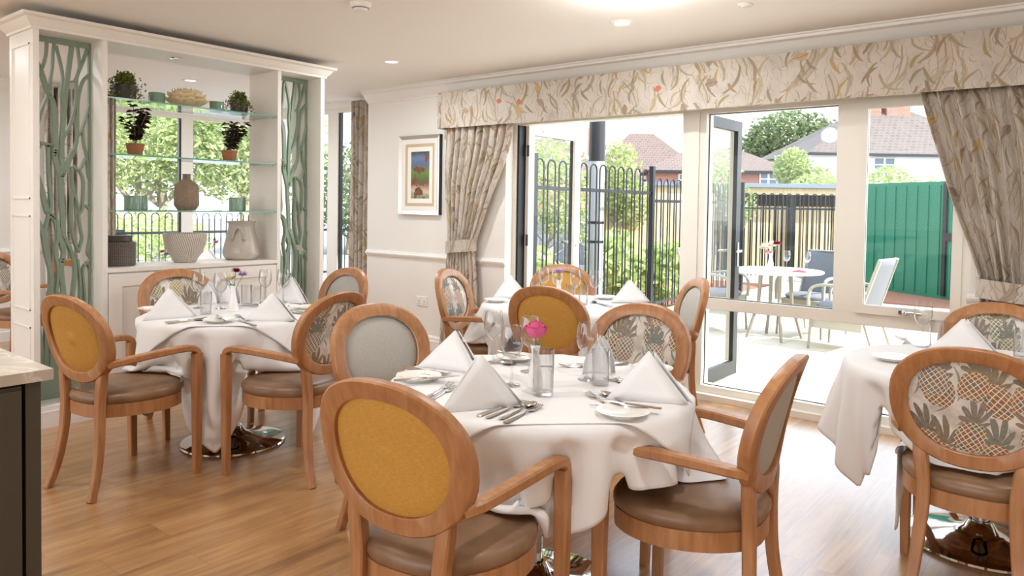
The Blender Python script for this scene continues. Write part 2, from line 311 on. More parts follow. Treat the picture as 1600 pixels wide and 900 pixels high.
# ------------------------------------------------------------------ mesh helpers
class MB:
    def __init__(s): s.v = []; s.f = []; s.uv = {}; s.mi = []
    def add(s, vs, fs, uvs=None, mi=0):
        o = len(s.v); s.v += [tuple(v) for v in vs]
        for i, f in enumerate(fs):
            s.f.append(tuple(o+k for k in f)); s.mi.append(mi)
            if uvs: s.uv[len(s.f)-1] = [uvs[k] for k in f]
        return s
    def box(s, x0, x1, y0, y1, z0, z1, mi=0):
        v = [(x, y, z) for z in (z0, z1) for y in (y0, y1) for x in (x0, x1)]
        return s.add(v, [(0, 2, 3, 1), (4, 5, 7, 6), (0, 1, 5, 4), (2, 6, 7, 3), (0, 4, 6, 2), (1, 3, 7, 5)], mi=mi)
    def sweep(s, path, prof, closed=False, up=(0, 0, 1), cap=True, scale=None, mi=0):
        """prof: list of (a,b); a along side, b along up-ish"""
        P = [Vector(p) for p in path]; n = len(P); m = len(prof); vs = []
        up = up if callable(up) else Vector(up)
        for i, p in enumerate(P):
            if closed: d = P[(i+1) % n]-P[i-1]
            else: d = P[min(i+1, n-1)]-P[max(i-1, 0)]
            d.normalize(); u = up(i) if callable(up) else up
            sd = d.cross(u)
            if sd.length < 1e-4: sd = d.cross(Vector((0, 1, 0)))
            sd.normalize(); uu = sd.cross(d)
            k = scale[i] if scale else (1, 1)
            for a, b in prof: vs.append(p+sd*a*k[0]+uu*b*k[1])
        fs = []
        for i in range(n if closed else n-1):
            j = (i+1) % n
            for q in range(m): r = (q+1) % m; fs.append((i*m+q, i*m+r, j*m+r, j*m+q))
        if cap and not closed: fs += [tuple(range(m-1, -1, -1)), tuple((n-1)*m+q for q in range(m))]
        return s.add(vs, fs, mi=mi)
    def tube(s, path, r, k=8, closed=False, mi=0, up=(0, 0, 1)):
        rr = r if isinstance(r, (list, tuple)) else [r]*len(path)
        prof = [(cos(2*pi*q/k), sin(2*pi*q/k)) for q in range(k)]
        return s.sweep(path, prof, closed, scale=[(x, x) for x in rr], mi=mi, up=up)
    def lathe(s, prof, k=24, c=(0, 0, 0), cap=False, mi=0, rib=0, nrib=0):
        vs = []; fs = []
        for r, z in prof:
            for q in range(k):
                a = 2*pi*q/k; rr = r*(1+rib*cos(nrib*a)); vs.append((c[0]+rr*cos(a), c[1]+rr*sin(a), c[2]+z))
        for i in range(len(prof)-1):
            for q in range(k): w = (q+1) % k; fs.append((i*k+q, i*k+w, (i+1)*k+w, (i+1)*k+q))
        if cap: fs += [tuple(range(k-1, -1, -1)), tuple((len(prof)-1)*k+q for q in range(k))]
        return s.add(vs, fs, mi=mi)
    def ball(s, c, r, k=10, sz=1.0, mi=0):
        return s.lathe([(max(r*sin(pi*i/6), 1e-4), -r*sz*cos(pi*i/6)) for i in range(7)], k, c, mi=mi)
    def grid(s, fn, nu, nv, uvfn=None, closed_u=False, mi=0):
        vs = [fn(i/(nu if closed_u else nu-1), j/(nv-1)) for j in range(nv) for i in range(nu)]
        uvs = [uvfn(i/(nu-1), j/(nv-1)) for j in range(nv) for i in range(nu)] if uvfn else None
        fs = [(j*nu+i, j*nu+(i+1) % nu, (j+1)*nu+(i+1) % nu, (j+1)*nu+i) for j in range(nv-1) for i in range(nu if closed_u else nu-1)]
        return s.add(vs, fs, uvs, mi)
    def mesh(s, name, mats, smooth=True, sharp=35):
        me = bpy.data.meshes.new(name); me.from_pydata(s.v, [], s.f)
        for m in (mats if isinstance(mats, list) else [mats]): me.materials.append(m)
        me.polygons.foreach_set('material_index', s.mi)
        if s.uv:
            L = me.uv_layers.new(name='UVMap')
            for p in me.polygons:
                if p.index in s.uv:
                    for li, u in zip(p.loop_indices, s.uv[p.index]): L.data[li].uv = u
        if smooth:
            me.polygons.foreach_set('use_smooth', [True]*len(me.polygons))
            try: me.set_sharp_from_angle(angle=radians(sharp))
            except Exception: pass
        me.update(); return me
    def build(s, name, mats, parent=None, loc=None, rot=None, smooth=True, sharp=35, fix=False):
        me = s.mesh(name, mats, smooth, sharp)
        if fix:
            import bmesh
            b = bmesh.new(); b.from_mesh(me); bmesh.ops.recalc_face_normals(b, faces=b.faces); b.to_mesh(me); b.free()
        return link(name, me, parent, loc, rot)
def link(name, data, parent=None, loc=None, rot=None):
    o = bpy.data.objects.new(name, data); COL.objects.link(o)
    if parent: o.parent = parent
    if loc: o.location = loc
    if rot is not None: o.rotation_euler = rot if isinstance(rot, (tuple, list)) else (0, 0, rot)
    return o
def tag(o, label, cat, group=None, kind=None):
    o['label'] = label; o['category'] = cat
    if group: o['group'] = group
    if kind: o['kind'] = kind
    return o
def thing(name, label, cat, loc=(0, 0, 0), rot=0, group=None):
    return tag(link(name, None, None, loc, rot), label, cat, group)
def struct(o, label=None):
    o['kind'] = 'structure'
    if label: o['label'] = label
    return o
def copy_thing(o, loc, rot, label, group=None):
    c = o.copy(); COL.objects.link(c); c.location = loc; c.rotation_euler = rot if isinstance(rot, (tuple, list)) else (0, 0, rot); c['label'] = label
    if group: c['group'] = group
    for ch in o.children:
        d = ch.copy(); COL.objects.link(d); d.parent = c
        for g in ch.children:
            e = g.copy(); COL.objects.link(e); e.parent = d
    return c
def rect(w, h, ch=0.004):
    a, b = w/2, h/2; c = ch
    return [(-a+c, -b), (a-c, -b), (a, -b+c), (a, b-c), (a-c, b), (-a+c, b), (-a, b-c), (-a, -b+c)]
def subsurf(o, lv=1):
    m = o.modifiers.new('sub', 'SUBSURF'); m.levels = lv; m.render_levels = lv
def spline(pts, n):
    """Catmull-Rom through pts"""
    P = [Vector(p) for p in pts]; P = [P[0]*2-P[1]]+P+[P[-1]*2-P[-2]]; out = []
    segs = len(P)-3
    for i in range(segs):
        a, b, c, d = P[i:i+4]
        for k in range(n):
            t = k/n; out.append(0.5*((2*b)+(c-a)*t+(2*a-5*b+4*c-d)*t*t+(-a+3*b-3*c+d)*t**3))
    out.append(P[-2]); return out

# ------------------------------------------------------------------ room shell
def part(mb, name, mat, par, smooth=True, sharp=35):
    l = par.location; mb.v = [(x-l[0], y-l[1], z-l[2]) for x, y, z in mb.v]
    return mb.build(name, mat, par, smooth=smooth, sharp=sharp)
NW = 5.05      # face of the north (window) wall
struct(MB().box(-8.7, 2.9, -5.0, 5.45, -0.12, 0.0).build('floor', M['floor'], smooth=False))
c = MB().box(-8.7, 2.9, -5.0, 5.75, CEIL, CEIL+0.25)
struct(c.build('ceiling', M['ceil'], smooth=False))
w = MB(); w.box(-6.03, -4.17, NW, 5.45, 0, CEIL).box(-4.17, -0.64, NW, 5.42, 2.17, CEIL).box(-0.64, 2.7, NW, 5.45, 0, CEIL).box(-8.7, -8.4, 5.46, 5.7, 0, CEIL).box(-8.4, -6.03, 5.36, 5.46, 2.49, CEIL)
w.box(-4.17, -0.64, 5.12, 5.45, -0.1, 0.012)
struct(w.build('wall_north', M['wall'], smooth=False))
w = MB(); w.box(-8.65, -8.4, -5, 3.36, 0, CEIL).box(-8.65, -8.4, 3.36, 5.46, 2.44, CEIL).box(-8.65, -8.4, 3.36, 5.46, 0, 0.10)
struct(w.build('wall_west', M['wall'], smooth=False))
struct(MB().box(2.7, 2.9, -5, 5.45, 0, CEIL).build('wall_east', M['wall'], smooth=False))

def crown_prof():  # a: out from the wall, b: up
    return [(0, -0.125), (0.012, -0.125), (0.014, -0.108), (0.03, -0.10), (0.05, -0.075), (0.075, -0.04), (0.098, -0.03), (0.102, -0.012), (0.115, -0.01), (0.115, 0), (0, 0)]
def run(name, prof, x0, x1, y, z, sign=-1, axis='x', mat='trim', label=None):
    mb = MB(); n = len(prof); vs = []
    for e in (x0, x1):
        for a, b in prof: vs.append((e, y+sign*a, z+b) if axis == 'x' else (y+sign*a, e, z+b))
    fs = [(i, (i+1) % n, n+(i+1) % n, n+i) for i in range(n)]+[tuple(range(n)), tuple(range(2*n-1, n-1, -1))]
    mb.add(vs, fs); o = mb.build(name, M[mat], sharp=30, fix=True); return struct(o)
run('trim_1', crown_prof(), -6.03, 2.7, NW, CEIL)
run('trim_2', crown_prof(), -5, 5.36, -8.4, CEIL, 1, 'y')
dado = [(0, -0.028), (0.010, -0.028), (0.014, -0.016), (0.026, -0.008), (0.030, 0.006), (0.026, 0.014), (0.014, 0.018), (0.012, 0.030), (0, 0.034)]
run('trim_3', dado, -6.03, -4.155, NW, 0.90); run('trim_4', dado, -0.655, 2.7, NW, 0.90); run('trim_5', dado, -5, 3.0, -8.4, 0.88, 1, 'y')
skirt = [(0, 0), (0.018, 0), (0.018, 0.095), (0.012, 0.105), (0.012, 0.125), (0.006, 0.14), (0, 0.145)]
run('baseboard_north', skirt, -6.03, -4.17, NW, 0); run('baseboard_northeast', skirt, -0.64, 2.7, NW, 0); run('baseboard_west', skirt, -5, 3.36, -8.4, 0, 1, 'y')

# ---- big glazed screen: fixed window and casement
def frame_rect(mb, x0, x1, y0, y1, z0, z1, w, sides='lrtb', chamf=0.0):
    if 'l' in sides: mb.box(x0, x0+w, y0, y1, z0, z1)
    if 'r' in sides: mb.box(x1-w, x1, y0, y1, z0, z1)
    if 't' in sides: mb.box(x0+(w if 'l' in sides else 0), x1-(w if 'r' in sides else 0), y0, y1, z1-w, z1)
    if 'b' in sides: mb.box(x0+(w if 'l' in sides else 0), x1-(w if 'r' in sides else 0), y0, y1, z0, z0+w)
    return mb
win = struct(link('window_1', None, None, (-1.5, 5.22, 0)), None)
f = MB(); f.box(-2.54, -2.35, 5.16, 5.28, 0.0, 2.17); f.box(-2.49, -2.40, 5.145, 5.16, 0.0, 2.17)
f.box(-1.435, -1.30, 5.168, 5.27, 0.745, 2.17); f.box(-0.70, -0.63, 5.16, 5.28, 0.0, 2.17)
f.box(-2.35, -0.70, 5.17, 5.27, 0.665, 0.745); f.box(-2.35, -0.70, 5.16, 5.28, 0.0, 0.095); f.box(-2.35, -0.70, 5.16, 5.28, 2.105, 2.17)
f.box(-4.17, -4.14, 5.15, 5.30, 0, 2.17); f.box(-4.14, -2.54, 5.16, 5.28, 2.12, 2.17); f.box(-2.42, -0.64, 5.10, 5.16, 0.0, 0.045)
part(f, 'window_frame', M['upvc'], win, False)
f = frame_rect(MB(), -1.30, -0.70, 5.15, 5.20, 0.745, 2.12, 0.055); part(f, 'casement_frame', M['upvc'], win, False)
g = MB().box(-2.35, -1.435, 5.215, 5.222, 0.745, 2.105); part(g, 'pane', M['pane'], win, False)
g = MB().box(-2.35, -0.70, 5.215, 5.222, 0.095, 0.665); part(g, 'pane', M['pane'], win, False)
g = MB().box(-1.245, -0.755, 5.175, 5.181, 0.80, 2.065); part(g, 'pane', M['pane'], win, False)
g = MB(); frame_rect(g, -2.352, -1.433, 5.207, 5.212, 0.743, 2.107, 0.008); frame_rect(g, -2.352, -0.698, 5.207, 5.212, 0.093, 0.667, 0.008); frame_rect(g, -1.25, -0.75, 5.168, 5.173, 0.795, 2.07, 0.006)
part(g, 'gasket', M['black'], win, False)
h = MB().box(-1.03, -0.95, 5.13, 5.15, 0.762, 0.785); h.tube(spline([(-0.99, 5.125, 0.773), (-0.97, 5.115, 0.776), (-0.90, 5.118, 0.772)], 4), 0.008); h.ball((-1.0, 5.128, 0.774), 0.014)
part(h, 'window_handle', M['chrome'], win)

def door_leaf(name, hx, outx, label):
    """a glazed leaf standing open at a right angle; outx: side that faces the room when shut"""
    d = struct(link(name, None, None, (hx, 5.26, 0)), label)
    y0, y1, z0, z1 = 5.26, 6.09 if outx > 0 else 6.02, 0.03, 2.13; w = 0.085; s = outx
    def slab(mb, xa, xb):
        mb.box(xa, xb, y0, y0+w, z0, z1); mb.box(xa, xb, y1-w, y1, z0, z1); mb.box(xa, xb, y0+w, y1-w, z1-w, z1); mb.box(xa, xb, y0+w, y1-w, z0, z0+w+0.03); return mb
    a, b = sorted((hx, hx+s*0.035)); part(slab(MB(), a, b), 'inner_frame', M['upvc'], d, False)
    a, b = sorted((hx, hx-s*0.035)); part(slab(MB(), a, b), 'outer_frame', M['dark'], d, False)
    part(MB().box(hx-0.004, hx+0.004, y0+w, y1-w, z0+w+0.03, z1-w), 'pane', M['pane'], d, False)
    for sd in (1, -1):
        x = hx+sd*0.036
        hb = MB().box(min(x, x+sd*0.008), max(x, x+sd*0.008), y1-0.06, y1-0.03, 0.93, 1.13)
        hb.tube([(x, y1-0.045, 1.06), (x+sd*0.04, y1-0.045, 1.06), (x+sd*0.045, y1-0.06, 1.06), (x+sd*0.045, y1-0.16, 1.06)], 0.009)
        part(hb, 'door_handle', M['steel'], d)
    hb = MB()
    for z in (0.3, 1.1, 1.9): hb.tube([(hx+s*0.03, y0-0.005, z-0.05), (hx+s*0.03, y0-0.005, z+0.05)], 0.011)
    part(hb, 'hinge', M['dark'], d)
    if s > 0: part(MB().box(hx+0.036, hx+0.046, y0+0.2, y1-0.2, z1-0.055, z1-0.035), 'trickle_vent', M['upvc'], d, False)
    return d
door_leaf('door_1', -4.115, 1, None); door_leaf('door_2', -2.46, -1, None)
# black weather strip by the left jamb
part(MB().box(-4.14, -4.118, 5.17, 5.25, 0.02, 2.12), 'jamb_seal', M['black'], win, False)

# ---- windows in the recess and in the west wall
def window(name, axis, at, spans, z0, z1, darks):
    o = struct(link(name, None, None, (0, 0, 0) if False else ((-7.2, at, 0) if axis == 'x' else (at, 4.4, 0))))
    def B(mb, a0, a1, d0, d1, za, zb): return mb.box(a0, a1, d0, d1, za, zb) if axis == 'x' else mb.box(d0, d1, a0, a1, za, zb)
    f = MB(); lo = spans[0][0]; hi = spans[-1][1]
    B(f, lo-0.08, hi+0.08, at-0.03, at+0.03, z1, z1+0.06); B(f, lo-0.08, hi+0.08, at-0.03, at+0.03, z0-0.08, z0)
    prev = lo-0.10
    for a, b in spans: B(f, prev, a, at-0.035, at+0.03, z0, z1); prev = b
    B(f, prev, prev+0.07, at-0.035, at+0.03, z0, z1)
    part(f, 'window_frame', M['upvc'], o, False)
    g = MB(); k = MB()
    for a, b in spans:
        B(g, a, b, at-0.003, at+0.003, z0, z1); B(k, a, a+0.022, at-0.02, at+0.02, z0, z1) if darks > 0 else B(k, b-0.022, b, at-0.02, at+0.02, z0, z1)
    part(g, 'pane', M['pane'], o, False); part(k, 'dark_bead', M['dark'], o, False)
    return o
window('window_2', 'x', 5.40, [(-8.25, -7.12), (-6.93, -6.12)], 0.12, 2.44, 1)
window('window_3', 'y', -8.46, [(3.50, 4.29), (4.43, 5.32)], 0.12, 2.36, -1)

# ------------------------------------------------------------------ room divider
BX0, BX1 = -5.44, -5.045
rd = thing('room_divider', 'tall cream shelving divider with green branch screens at both ends', 'shelving unit', (-5.24, 2.7, 0))
def plank(y0, y1, z0=0.12, z1=2.42): return MB().box(BX0, BX1, y0, y1, z0, z1)
o = part(plank(1.656, 1.69), 'end_panel', M['cream'], rd, False)
# recessed mouldings on the end face
e = MB()
for z0, z1 in ((0.2, 0.62), (0.72, 1.30), (1.40, 2.34)):
    for (xa, xb, za, zb) in ((BX0+0.05, BX1-0.05, z0, z0+0.008), (BX0+0.05, BX1-0.05, z1-0.008, z1), (BX0+0.05, BX0+0.058, z0, z1), (BX1-0.058, BX1-0.05, z0, z1)):
        e.box(xa, xb, 1.650, 1.656, za, zb)
part(e, 'panel_moulding', M['cream'], rd, False)
for a, b in ((2.05, 2.08), (3.33, 3.36), (3.73, 3.765)): part(plank(a, b), 'upright', M['cream'], rd, False)
part(MB().box(BX0, BX1, 1.656, 3.765, 2.42, 2.45), 'top_board', M['cream'], rd, False)
# cornice swept round the top
cp = [(0, 0), (0.012, 0), (0.014, 0.014), (0.03, 0.03), (0.05, 0.06), (0.07, 0.068), (0.075, 0.085), (0.0, 0.085)]
cn = MB(); loops = []
for a, b in cp: loops.append([(BX1+a, 1.656-a, 2.42+b), (BX1+a, 3.765+a, 2.42+b), (BX0-a, 3.765+a, 2.42+b), (BX0-a, 1.656-a, 2.42+b)])
vs = [p for L in loops for p in L]; n = len(cp)
fs = [(i*4+j, i*4+(j+1) % 4, ((i+1) % n)*4+(j+1) % 4, ((i+1) % n)*4+j) for i in range(n) for j in range(4)]
cn.add(vs, fs); part(cn, 'cornice', M['cream'], rd, sharp=25)
pl = MB().box(BX0+0.01, BX1-0.01, 1.666, 3.755, 0, 0.125); part(pl, 'plinth', M['cream'], rd, False)
sk = MB().box(BX0-0.012, BX1+0.018, 1.64, 3.78, 0, 0.10).box(BX0-0.006, BX1+0.010, 1.648, 3.772, 0.10, 0.128); part(sk, 'skirting', M['trim'], rd, False)
cb = MB().box(BX0+0.02, BX1-0.02, 2.08, 3.33, 0.12, 0.93); cb.box(BX0, BX1+0.004, 2.075, 3.335, 0.93, 0.957); part(cb, 'cupboard', M['cream'], rd, False)
for y0, y1 in ((2.085, 2.70), (2.71, 3.325)):
    d = MB(); w = 0.085
    d.box(BX1-0.02, BX1, y0, y1, 0.13, 0.92)
    dd = part(MB().box(BX1-0.02, BX1-0.012, y0+w, y1-w, 0.13+w, 0.92-w), 'cupboard_door', M['cream'], rd, False)
    fr = MB().box(BX1-0.02, BX1, y0, y0+w, 0.13, 0.92).box(BX1-0.02, BX1, y1-w, y1, 0.13, 0.92).box(BX1-0.02, BX1, y0+w, y1-w, 0.13, 0.13+w).box(BX1-0.02, BX1, y0+w, y1-w, 0.92-w, 0.92)
    part(fr, 'door_frame', M['cream'], rd, False)
for z in (1.335, 1.705, 2.07):
    sg = MB(); sg.box(BX0+0.01, BX1-0.012, 2.082, 3.328, z-0.010, z)
    g_ = part(sg, 'glass_shelf', M['shelf'], rd, False)
    ed = MB().box(BX1-0.0125, BX1-0.0105, 2.082, 3.328, z-0.010, z).box(BX0+0.0085, BX0+0.0105, 2.082, 3.328, z-0.010, z); part(ed, 'shelf_edge', M['shelf_edge'], rd, False)
    for y in (2.084, 3.322):
        for x in (BX0+0.06, BX1-0.06): part(MB().box(x-0.008, x+0.008, y, y+0.006, z-0.018, z-0.010), 'shelf_clip', M['chrome'], rd, False)
sl = MB(); sl.lathe([(0.001, -0.004), (0.02, -0.004), (0.024, -0.002), (0.036, -0.006), (0.040, 0)], 20, (-5.24, 2.62, 2.42)); part(sl, 'recessed_spotlight', M['chrome'], rd)
BRANCH = [(0.034,[(1.727,2.271),(1.762,2.198),(1.797,2.083),(1.833,1.992),(1.843,1.751),(1.839,1.669),(1.868,1.549),(1.875,1.427),(1.883,1.304),(1.888,1.058),(1.873,0.963),(1.891,0.756)]),(0.018,[(1.796,2.418),(1.791,2.306),(1.769,2.215)]),(0.016,[(1.849,2.428),(1.834,2.353),(1.827,2.232),(1.816,2.15),(1.815,2.086)]),(0.016,[(1.849,2.372),(1.885,2.2),(1.879,2.094),(1.888,1.982)]),(0.03,[(1.944,2.421),(1.93,2.305),(1.911,2.147),(1.892,1.958),(1.88,1.753),(1.88,1.631),(1.872,1.525)]),(0.016,[(1.972,2.418),(1.983,2.305),(1.983,2.248),(1.96,2.17),(1.926,2.153)]),(0.018,[(2.042,2.422),(1.999,2.275),(1.968,2.18),(1.964,2.039),(1.929,1.88),(1.88,1.778)]),(0.02,[(2.047,2.224),(2.002,2.16),(1.975,2.041),(1.971,1.843),(1.963,1.759),(1.944,1.709)]),(0.032,[(1.944,1.709),(1.895,1.591),(1.872,1.525)]),(0.014,[(2.046,2.033),(2.005,1.871),(1.975,1.81)]),(0.014,[(2.002,1.87),(2.009,1.763),(2.024,1.697),(2.036,1.564),(2.048,1.527)]),(0.018,[(1.797,2.043),(1.768,1.968),(1.743,1.87),(1.725,1.773)]),(0.018,[(1.725,1.758),(1.796,1.747),(1.84,1.742)]),(0.014,[(1.725,1.694),(1.767,1.741)]),(0.02,[(1.796,1.747),(1.8,1.707),(1.803,1.546),(1.816,1.369),(1.802,1.304),(1.78,1.183),(1.801,1.062)]),(0.032,[(1.724,1.591),(1.766,1.449),(1.794,1.32),(1.838,1.272),(1.86,1.174),(1.888,1.066)]),(0.016,[(2.02,1.672),(1.982,1.595),(1.944,1.618)]),(0.015,[(1.982,1.595),(2.005,1.513),(1.996,1.338),(1.977,1.305),(1.988,1.205),(1.996,1.146),(1.973,1.055)]),(0.014,[(2.051,1.33),(2.012,1.363),(1.981,1.305)]),(0.014,[(1.936,1.61),(1.943,1.47),(1.966,1.388),(1.981,1.305)]),(0.018,[(1.943,1.453),(1.931,1.305),(1.942,1.172),(1.973,1.063)]),(0.028,[(1.723,1.304),(1.765,1.2),(1.786,1.062),(1.817,0.898),(1.792,0.697),(1.779,0.346)]),(0.018,[(1.849,1.272),(1.852,1.158),(1.837,1.06),(1.854,0.937),(1.841,0.747),(1.852,0.389)]),(0.022,[(1.882,1.182),(1.934,1.056),(1.954,0.931),(1.928,0.683),(1.915,0.38)]),(0.014,[(2.051,1.17),(2.031,1.053),(2.048,1.01),(1.999,0.942),(2.012,0.731),(1.985,0.397)]),(0.016,[(1.967,1.013),(1.986,0.817),(1.966,0.512)]),(0.014,[(2.051,0.925),(2.025,0.997)]),(0.04,[(1.866,0.799),(1.828,0.529),(1.815,0.285)]),(0.03,[(1.72,0.704),(1.755,0.458),(1.742,0.27)]),(0.05,[(1.966,0.54),(1.953,0.262)])]
def seg(mb, p, q, w0, w1, xa, xb):
    d = Vector((q[0]-p[0], q[1]-p[1]));
    if d.length < 1e-6: return
    nrm = Vector((-d.y, d.x)).normalized()
    a = (p[0]+nrm.x*w0/2, p[1]+nrm.y*w0/2); b = (p[0]-nrm.x*w0/2, p[1]-nrm.y*w0/2); c_ = (q[0]-nrm.x*w1/2, q[1]-nrm.y*w1/2); e_ = (q[0]+nrm.x*w1/2, q[1]+nrm.y*w1/2)
    mb.add([(x, y, z) for x in (xa, xb) for y, z in (a, b, c_, e_)], [(0, 1, 2, 3), (7, 6, 5, 4), (0, 4, 5, 1), (1, 5, 6, 2), (2, 6, 7, 3), (3, 7, 4, 0)])
def branch_screen(y0, y1):
    xa, xb = -5.246, -5.224; m = MB(); sy = (y1-y0)/(2.05-1.69)
    for kk, (w, P) in enumerate(BRANCH):
        ox = 0.00035*(kk+1)
        P = [(min(max(y0+(p[0]-1.69)*sy, y0), y1), min(max(p[1], 0.12), 2.41)) for p in P]
        Q = [tuple(v)[:2] for v in spline([(a, b, 0) for a, b in P], 4)]
        Q = [(min(max(a, y0+0.003), y1-0.003), b) for a, b in Q]
        for i in range(len(Q)-1): seg(m, Q[i], Q[i+1], w*0.82, w*0.82, xa-ox-0.00012*(i % 2), xb+ox+0.00012*(i % 2))
        for q in Q[1:-1]: 
            k = 8; r = w*0.41
            m.add([(x, q[0]+r*cos(2*pi*j/k), q[1]+r*sin(2*pi*j/k)) for x in (xa-ox-0.0002, xb+ox+0.0002) for j in range(k)], [tuple(range(k)), tuple(range(2*k-1, k-1, -1))])
    m.box(xa, xb, y0, y1, 2.385, 2.42).box(xa, xb, y1-0.012, y1, 0.12, 2.39).box(xa, xb, y0, y0+0.008, 0.12, 2.39)
    m.box(xa, xb, y0, y1, 0.12, 0.42)
    return m
for y0, y1 in ((1.69, 2.05), (3.36, 3.73)):
    s_ = part(branch_screen(y0, y1), 'branch_screen', M['sage'], rd, False)

# ------------------------------------------------------------------ counter at the left edge
ct = thing('counter_unit', 'dark olive serving cabinet with a pale stone worktop at the left edge', 'counter', (-2.9, 0.3, 0))
def marble():
    t = NT('pale_quartz'); n = t.noise(t.coord(), 3, 5, 0.6, 1.2); v = t.math('ABSOLUTE', t.math('SUBTRACT', n.outputs[0], 0.5))
    t.set(t.ramp(v, [(0, 'D9D0C4'), (0.012, 'C9BFB1'), (0.04, 'BDB2A3')]), 0.22); return t.m
M['marble'] = marble(); M['olive'] = plain('dark_olive_paint', '4A4438', 0.5)
part(MB().box(-3.6, -2.42, -0.6, 0.845, 0.868, 0.90), 'worktop', M['marble'], ct, False)
cbm = MB().box(-3.57, -2.47, -0.6, 0.77, 0.0, 0.868).box(-3.57, -2.452, 0.782, 0.822, 0.0, 0.868); part(cbm, 'cabinet', M['olive'], ct, False)
pnl = MB().box(-2.47, -2.452, 0.16, 0.772, 0.10, 0.855); part(pnl, 'side_panel', M['olive'], ct, False)
pnl = MB()
pnl.box(-2.452, -2.446, 0.17, 0.25, 0.11, 0.845).box(-2.452, -2.446, 0.69, 0.77, 0.11, 0.845).box(-2.452, -2.446, 0.25, 0.69, 0.765, 0.845).box(-2.452, -2.446, 0.25, 0.69, 0.11, 0.19)
part(pnl, 'panel_frame', M['olive'], ct, False)

# ------------------------------------------------------------------ valance, curtains, picture, socket
va = MB()
def vuv(a, b): return lambda i, j: (a+(b-a)*i, j*0.33)
va.grid(lambda i, j: (-4.875+4.95*i, 4.9-0.004*sin(i*90)*(1-j), 2.105+0.325*j), 60, 3, vuv(0, 4.95))
va.grid(lambda i, j: (-4.875, 5.05-0.15*i, 2.105+0.325*j), 2, 2, vuv(-0.15, 0)); va.grid(lambda i, j: (0.075, 4.9+0.15*i, 2.105+0.325*j), 2, 2, vuv(4.95, 5.1))
va.grid(lambda i, j: (-4.875+4.95*i, 4.9+0.15*j, 2.43), 2, 2, vuv(0, 4.95)); va.grid(lambda i, j: (-4.86+4.92*i, 4.915+0.13*j, 2.12), 2, 2, vuv(0, 4.95))
va.box(-4.87, 0.07, 4.903, 4.912, 2.108, 2.425)
vl = va.build('pelmet', M['botanical'], None, smooth=False); tag(vl, 'long straight pelmet in botanical print over the glazed doors', 'valance')

def lerp_tab(tab, z):
    for (z0, a), (z1, b) in zip(tab, tab[1:]):
        if z1 <= z <= z0:
            t = (z0-z)/(z0-z1); return a+(b-a)*t
    return tab[-1][1] if z < tab[-1][0] else tab[0][1]
def smooth_tab(pts): 
    q = spline([(z, x, 0) for z, x in pts], 6); return [(p.x, p.y) for p in q]
def curtain(name, L, Rr, ztop, label, fw, folds, tie=None, y=4.975, amp=0.035, mat='botanical', axis='x', u0=0, group=None, flip=1):
    L = smooth_tab(L); Rr = smooth_tab(Rr); zb = 0.02
    wt = lerp_tab(Rr, ztop)-lerp_tab(L, ztop)
    rs = random.Random(name+label); ph = [rs.uniform(-0.25, 0.25) for _ in range(folds+2)]
    def fn(i, j):
        z = ztop-(ztop-zb)*j; a = lerp_tab(L, z); b = lerp_tab(Rr, z); w = b-a
        s = i*folds; k = int(s); jit = ph[min(k, folds)]*(1-(s-k))+ph[min(k+1, folds+1)]*(s-k)
        q = i+jit*0.25/folds
        am = amp*(0.55+0.45*min(1, wt/max(w, .01))*0.8)
        dy = am*sin(2*pi*(q*folds))+0.3*am*sin(2*pi*q*folds*2.3+1+z*1.3)
        if w < wt*0.75: dy *= 0.75
        xx = a+w*(q+0.012*sin(2*pi*q*folds*1.0+2))
        xx = min(max(xx, a-0.01), b+0.01)
        return (xx, y+dy*flip, z) if axis == 'x' else (y+dy, xx, z)
    root = thing(name, label, 'curtain', (0, 0, 0), 0, group)
    cx = (lerp_tab(L, 1)+lerp_tab(Rr, 1))/2; root.location = (cx, y, 0) if axis == 'x' else (y, cx, 0)
    m = MB(); m.grid(fn, folds*14+1, 60, lambda i, j: (u0+i*fw, (1-j)*(ztop-zb)))
    o = part(m, 'curtain_panel', M[mat], root, sharp=80); sm = o.modifiers.new('thick', 'SOLIDIFY'); sm.thickness = 0.003
    hd = MB()
    if tie:
        zt = tie; a = lerp_tab(L, zt); b = lerp_tab(Rr, zt)
        def bf(i, j):
            t = 2*pi*i; x = (a+b)/2+((b-a)/2+0.018)*cos(t); yy = y+(amp*1.25+0.02)*sin(t); return (x, yy, zt+0.055-0.11*j+0.018*cos(t)*(1 if tie_dir > 0 else -1))
        tie_dir = 1 if flip > 0 else -1
        tb = MB(); tb.grid(bf, 33, 5, lambda i, j: (i*0.8, 0.11*j+1.3)); ob = part(tb, 'tieback', M['botanical'], root, sharp=80); ob['label'] = 'wrapped tieback band'
    return root
curtain('curtain', [(2.12, -4.83), (1.6, -4.85), (1.03, -4.80), (0.45, -4.87), (0, -4.90)], [(2.12, -4.05), (1.95, -4.08), (1.76, -4.15), (1.52, -4.27), (1.25, -4.38), (1.03, -4.46), (0.75, -4.44), (0.4, -4.42), (0, -4.40)], 2.12,
        'botanical print curtain tied back beside the framed picture', 1.6, 9, 1.03, flip=1)
curtain('curtain', [(2.12, -0.93), (1.95, -0.885), (1.77, -0.83), (1.45, -0.735), (1.157, -0.63), (0.99, -0.585), (0.75, -0.60), (0.4, -0.62), (0, -0.64)], [(2.12, 0.02), (1.6, 0.03), (0.99, -0.16), (0.45, -0.02), (0, 0.0)], 2.12,
        'botanical print curtain tied back at the far right of the glazed screen', 2.0, 11, 0.96, u0=3.1, flip=-1)
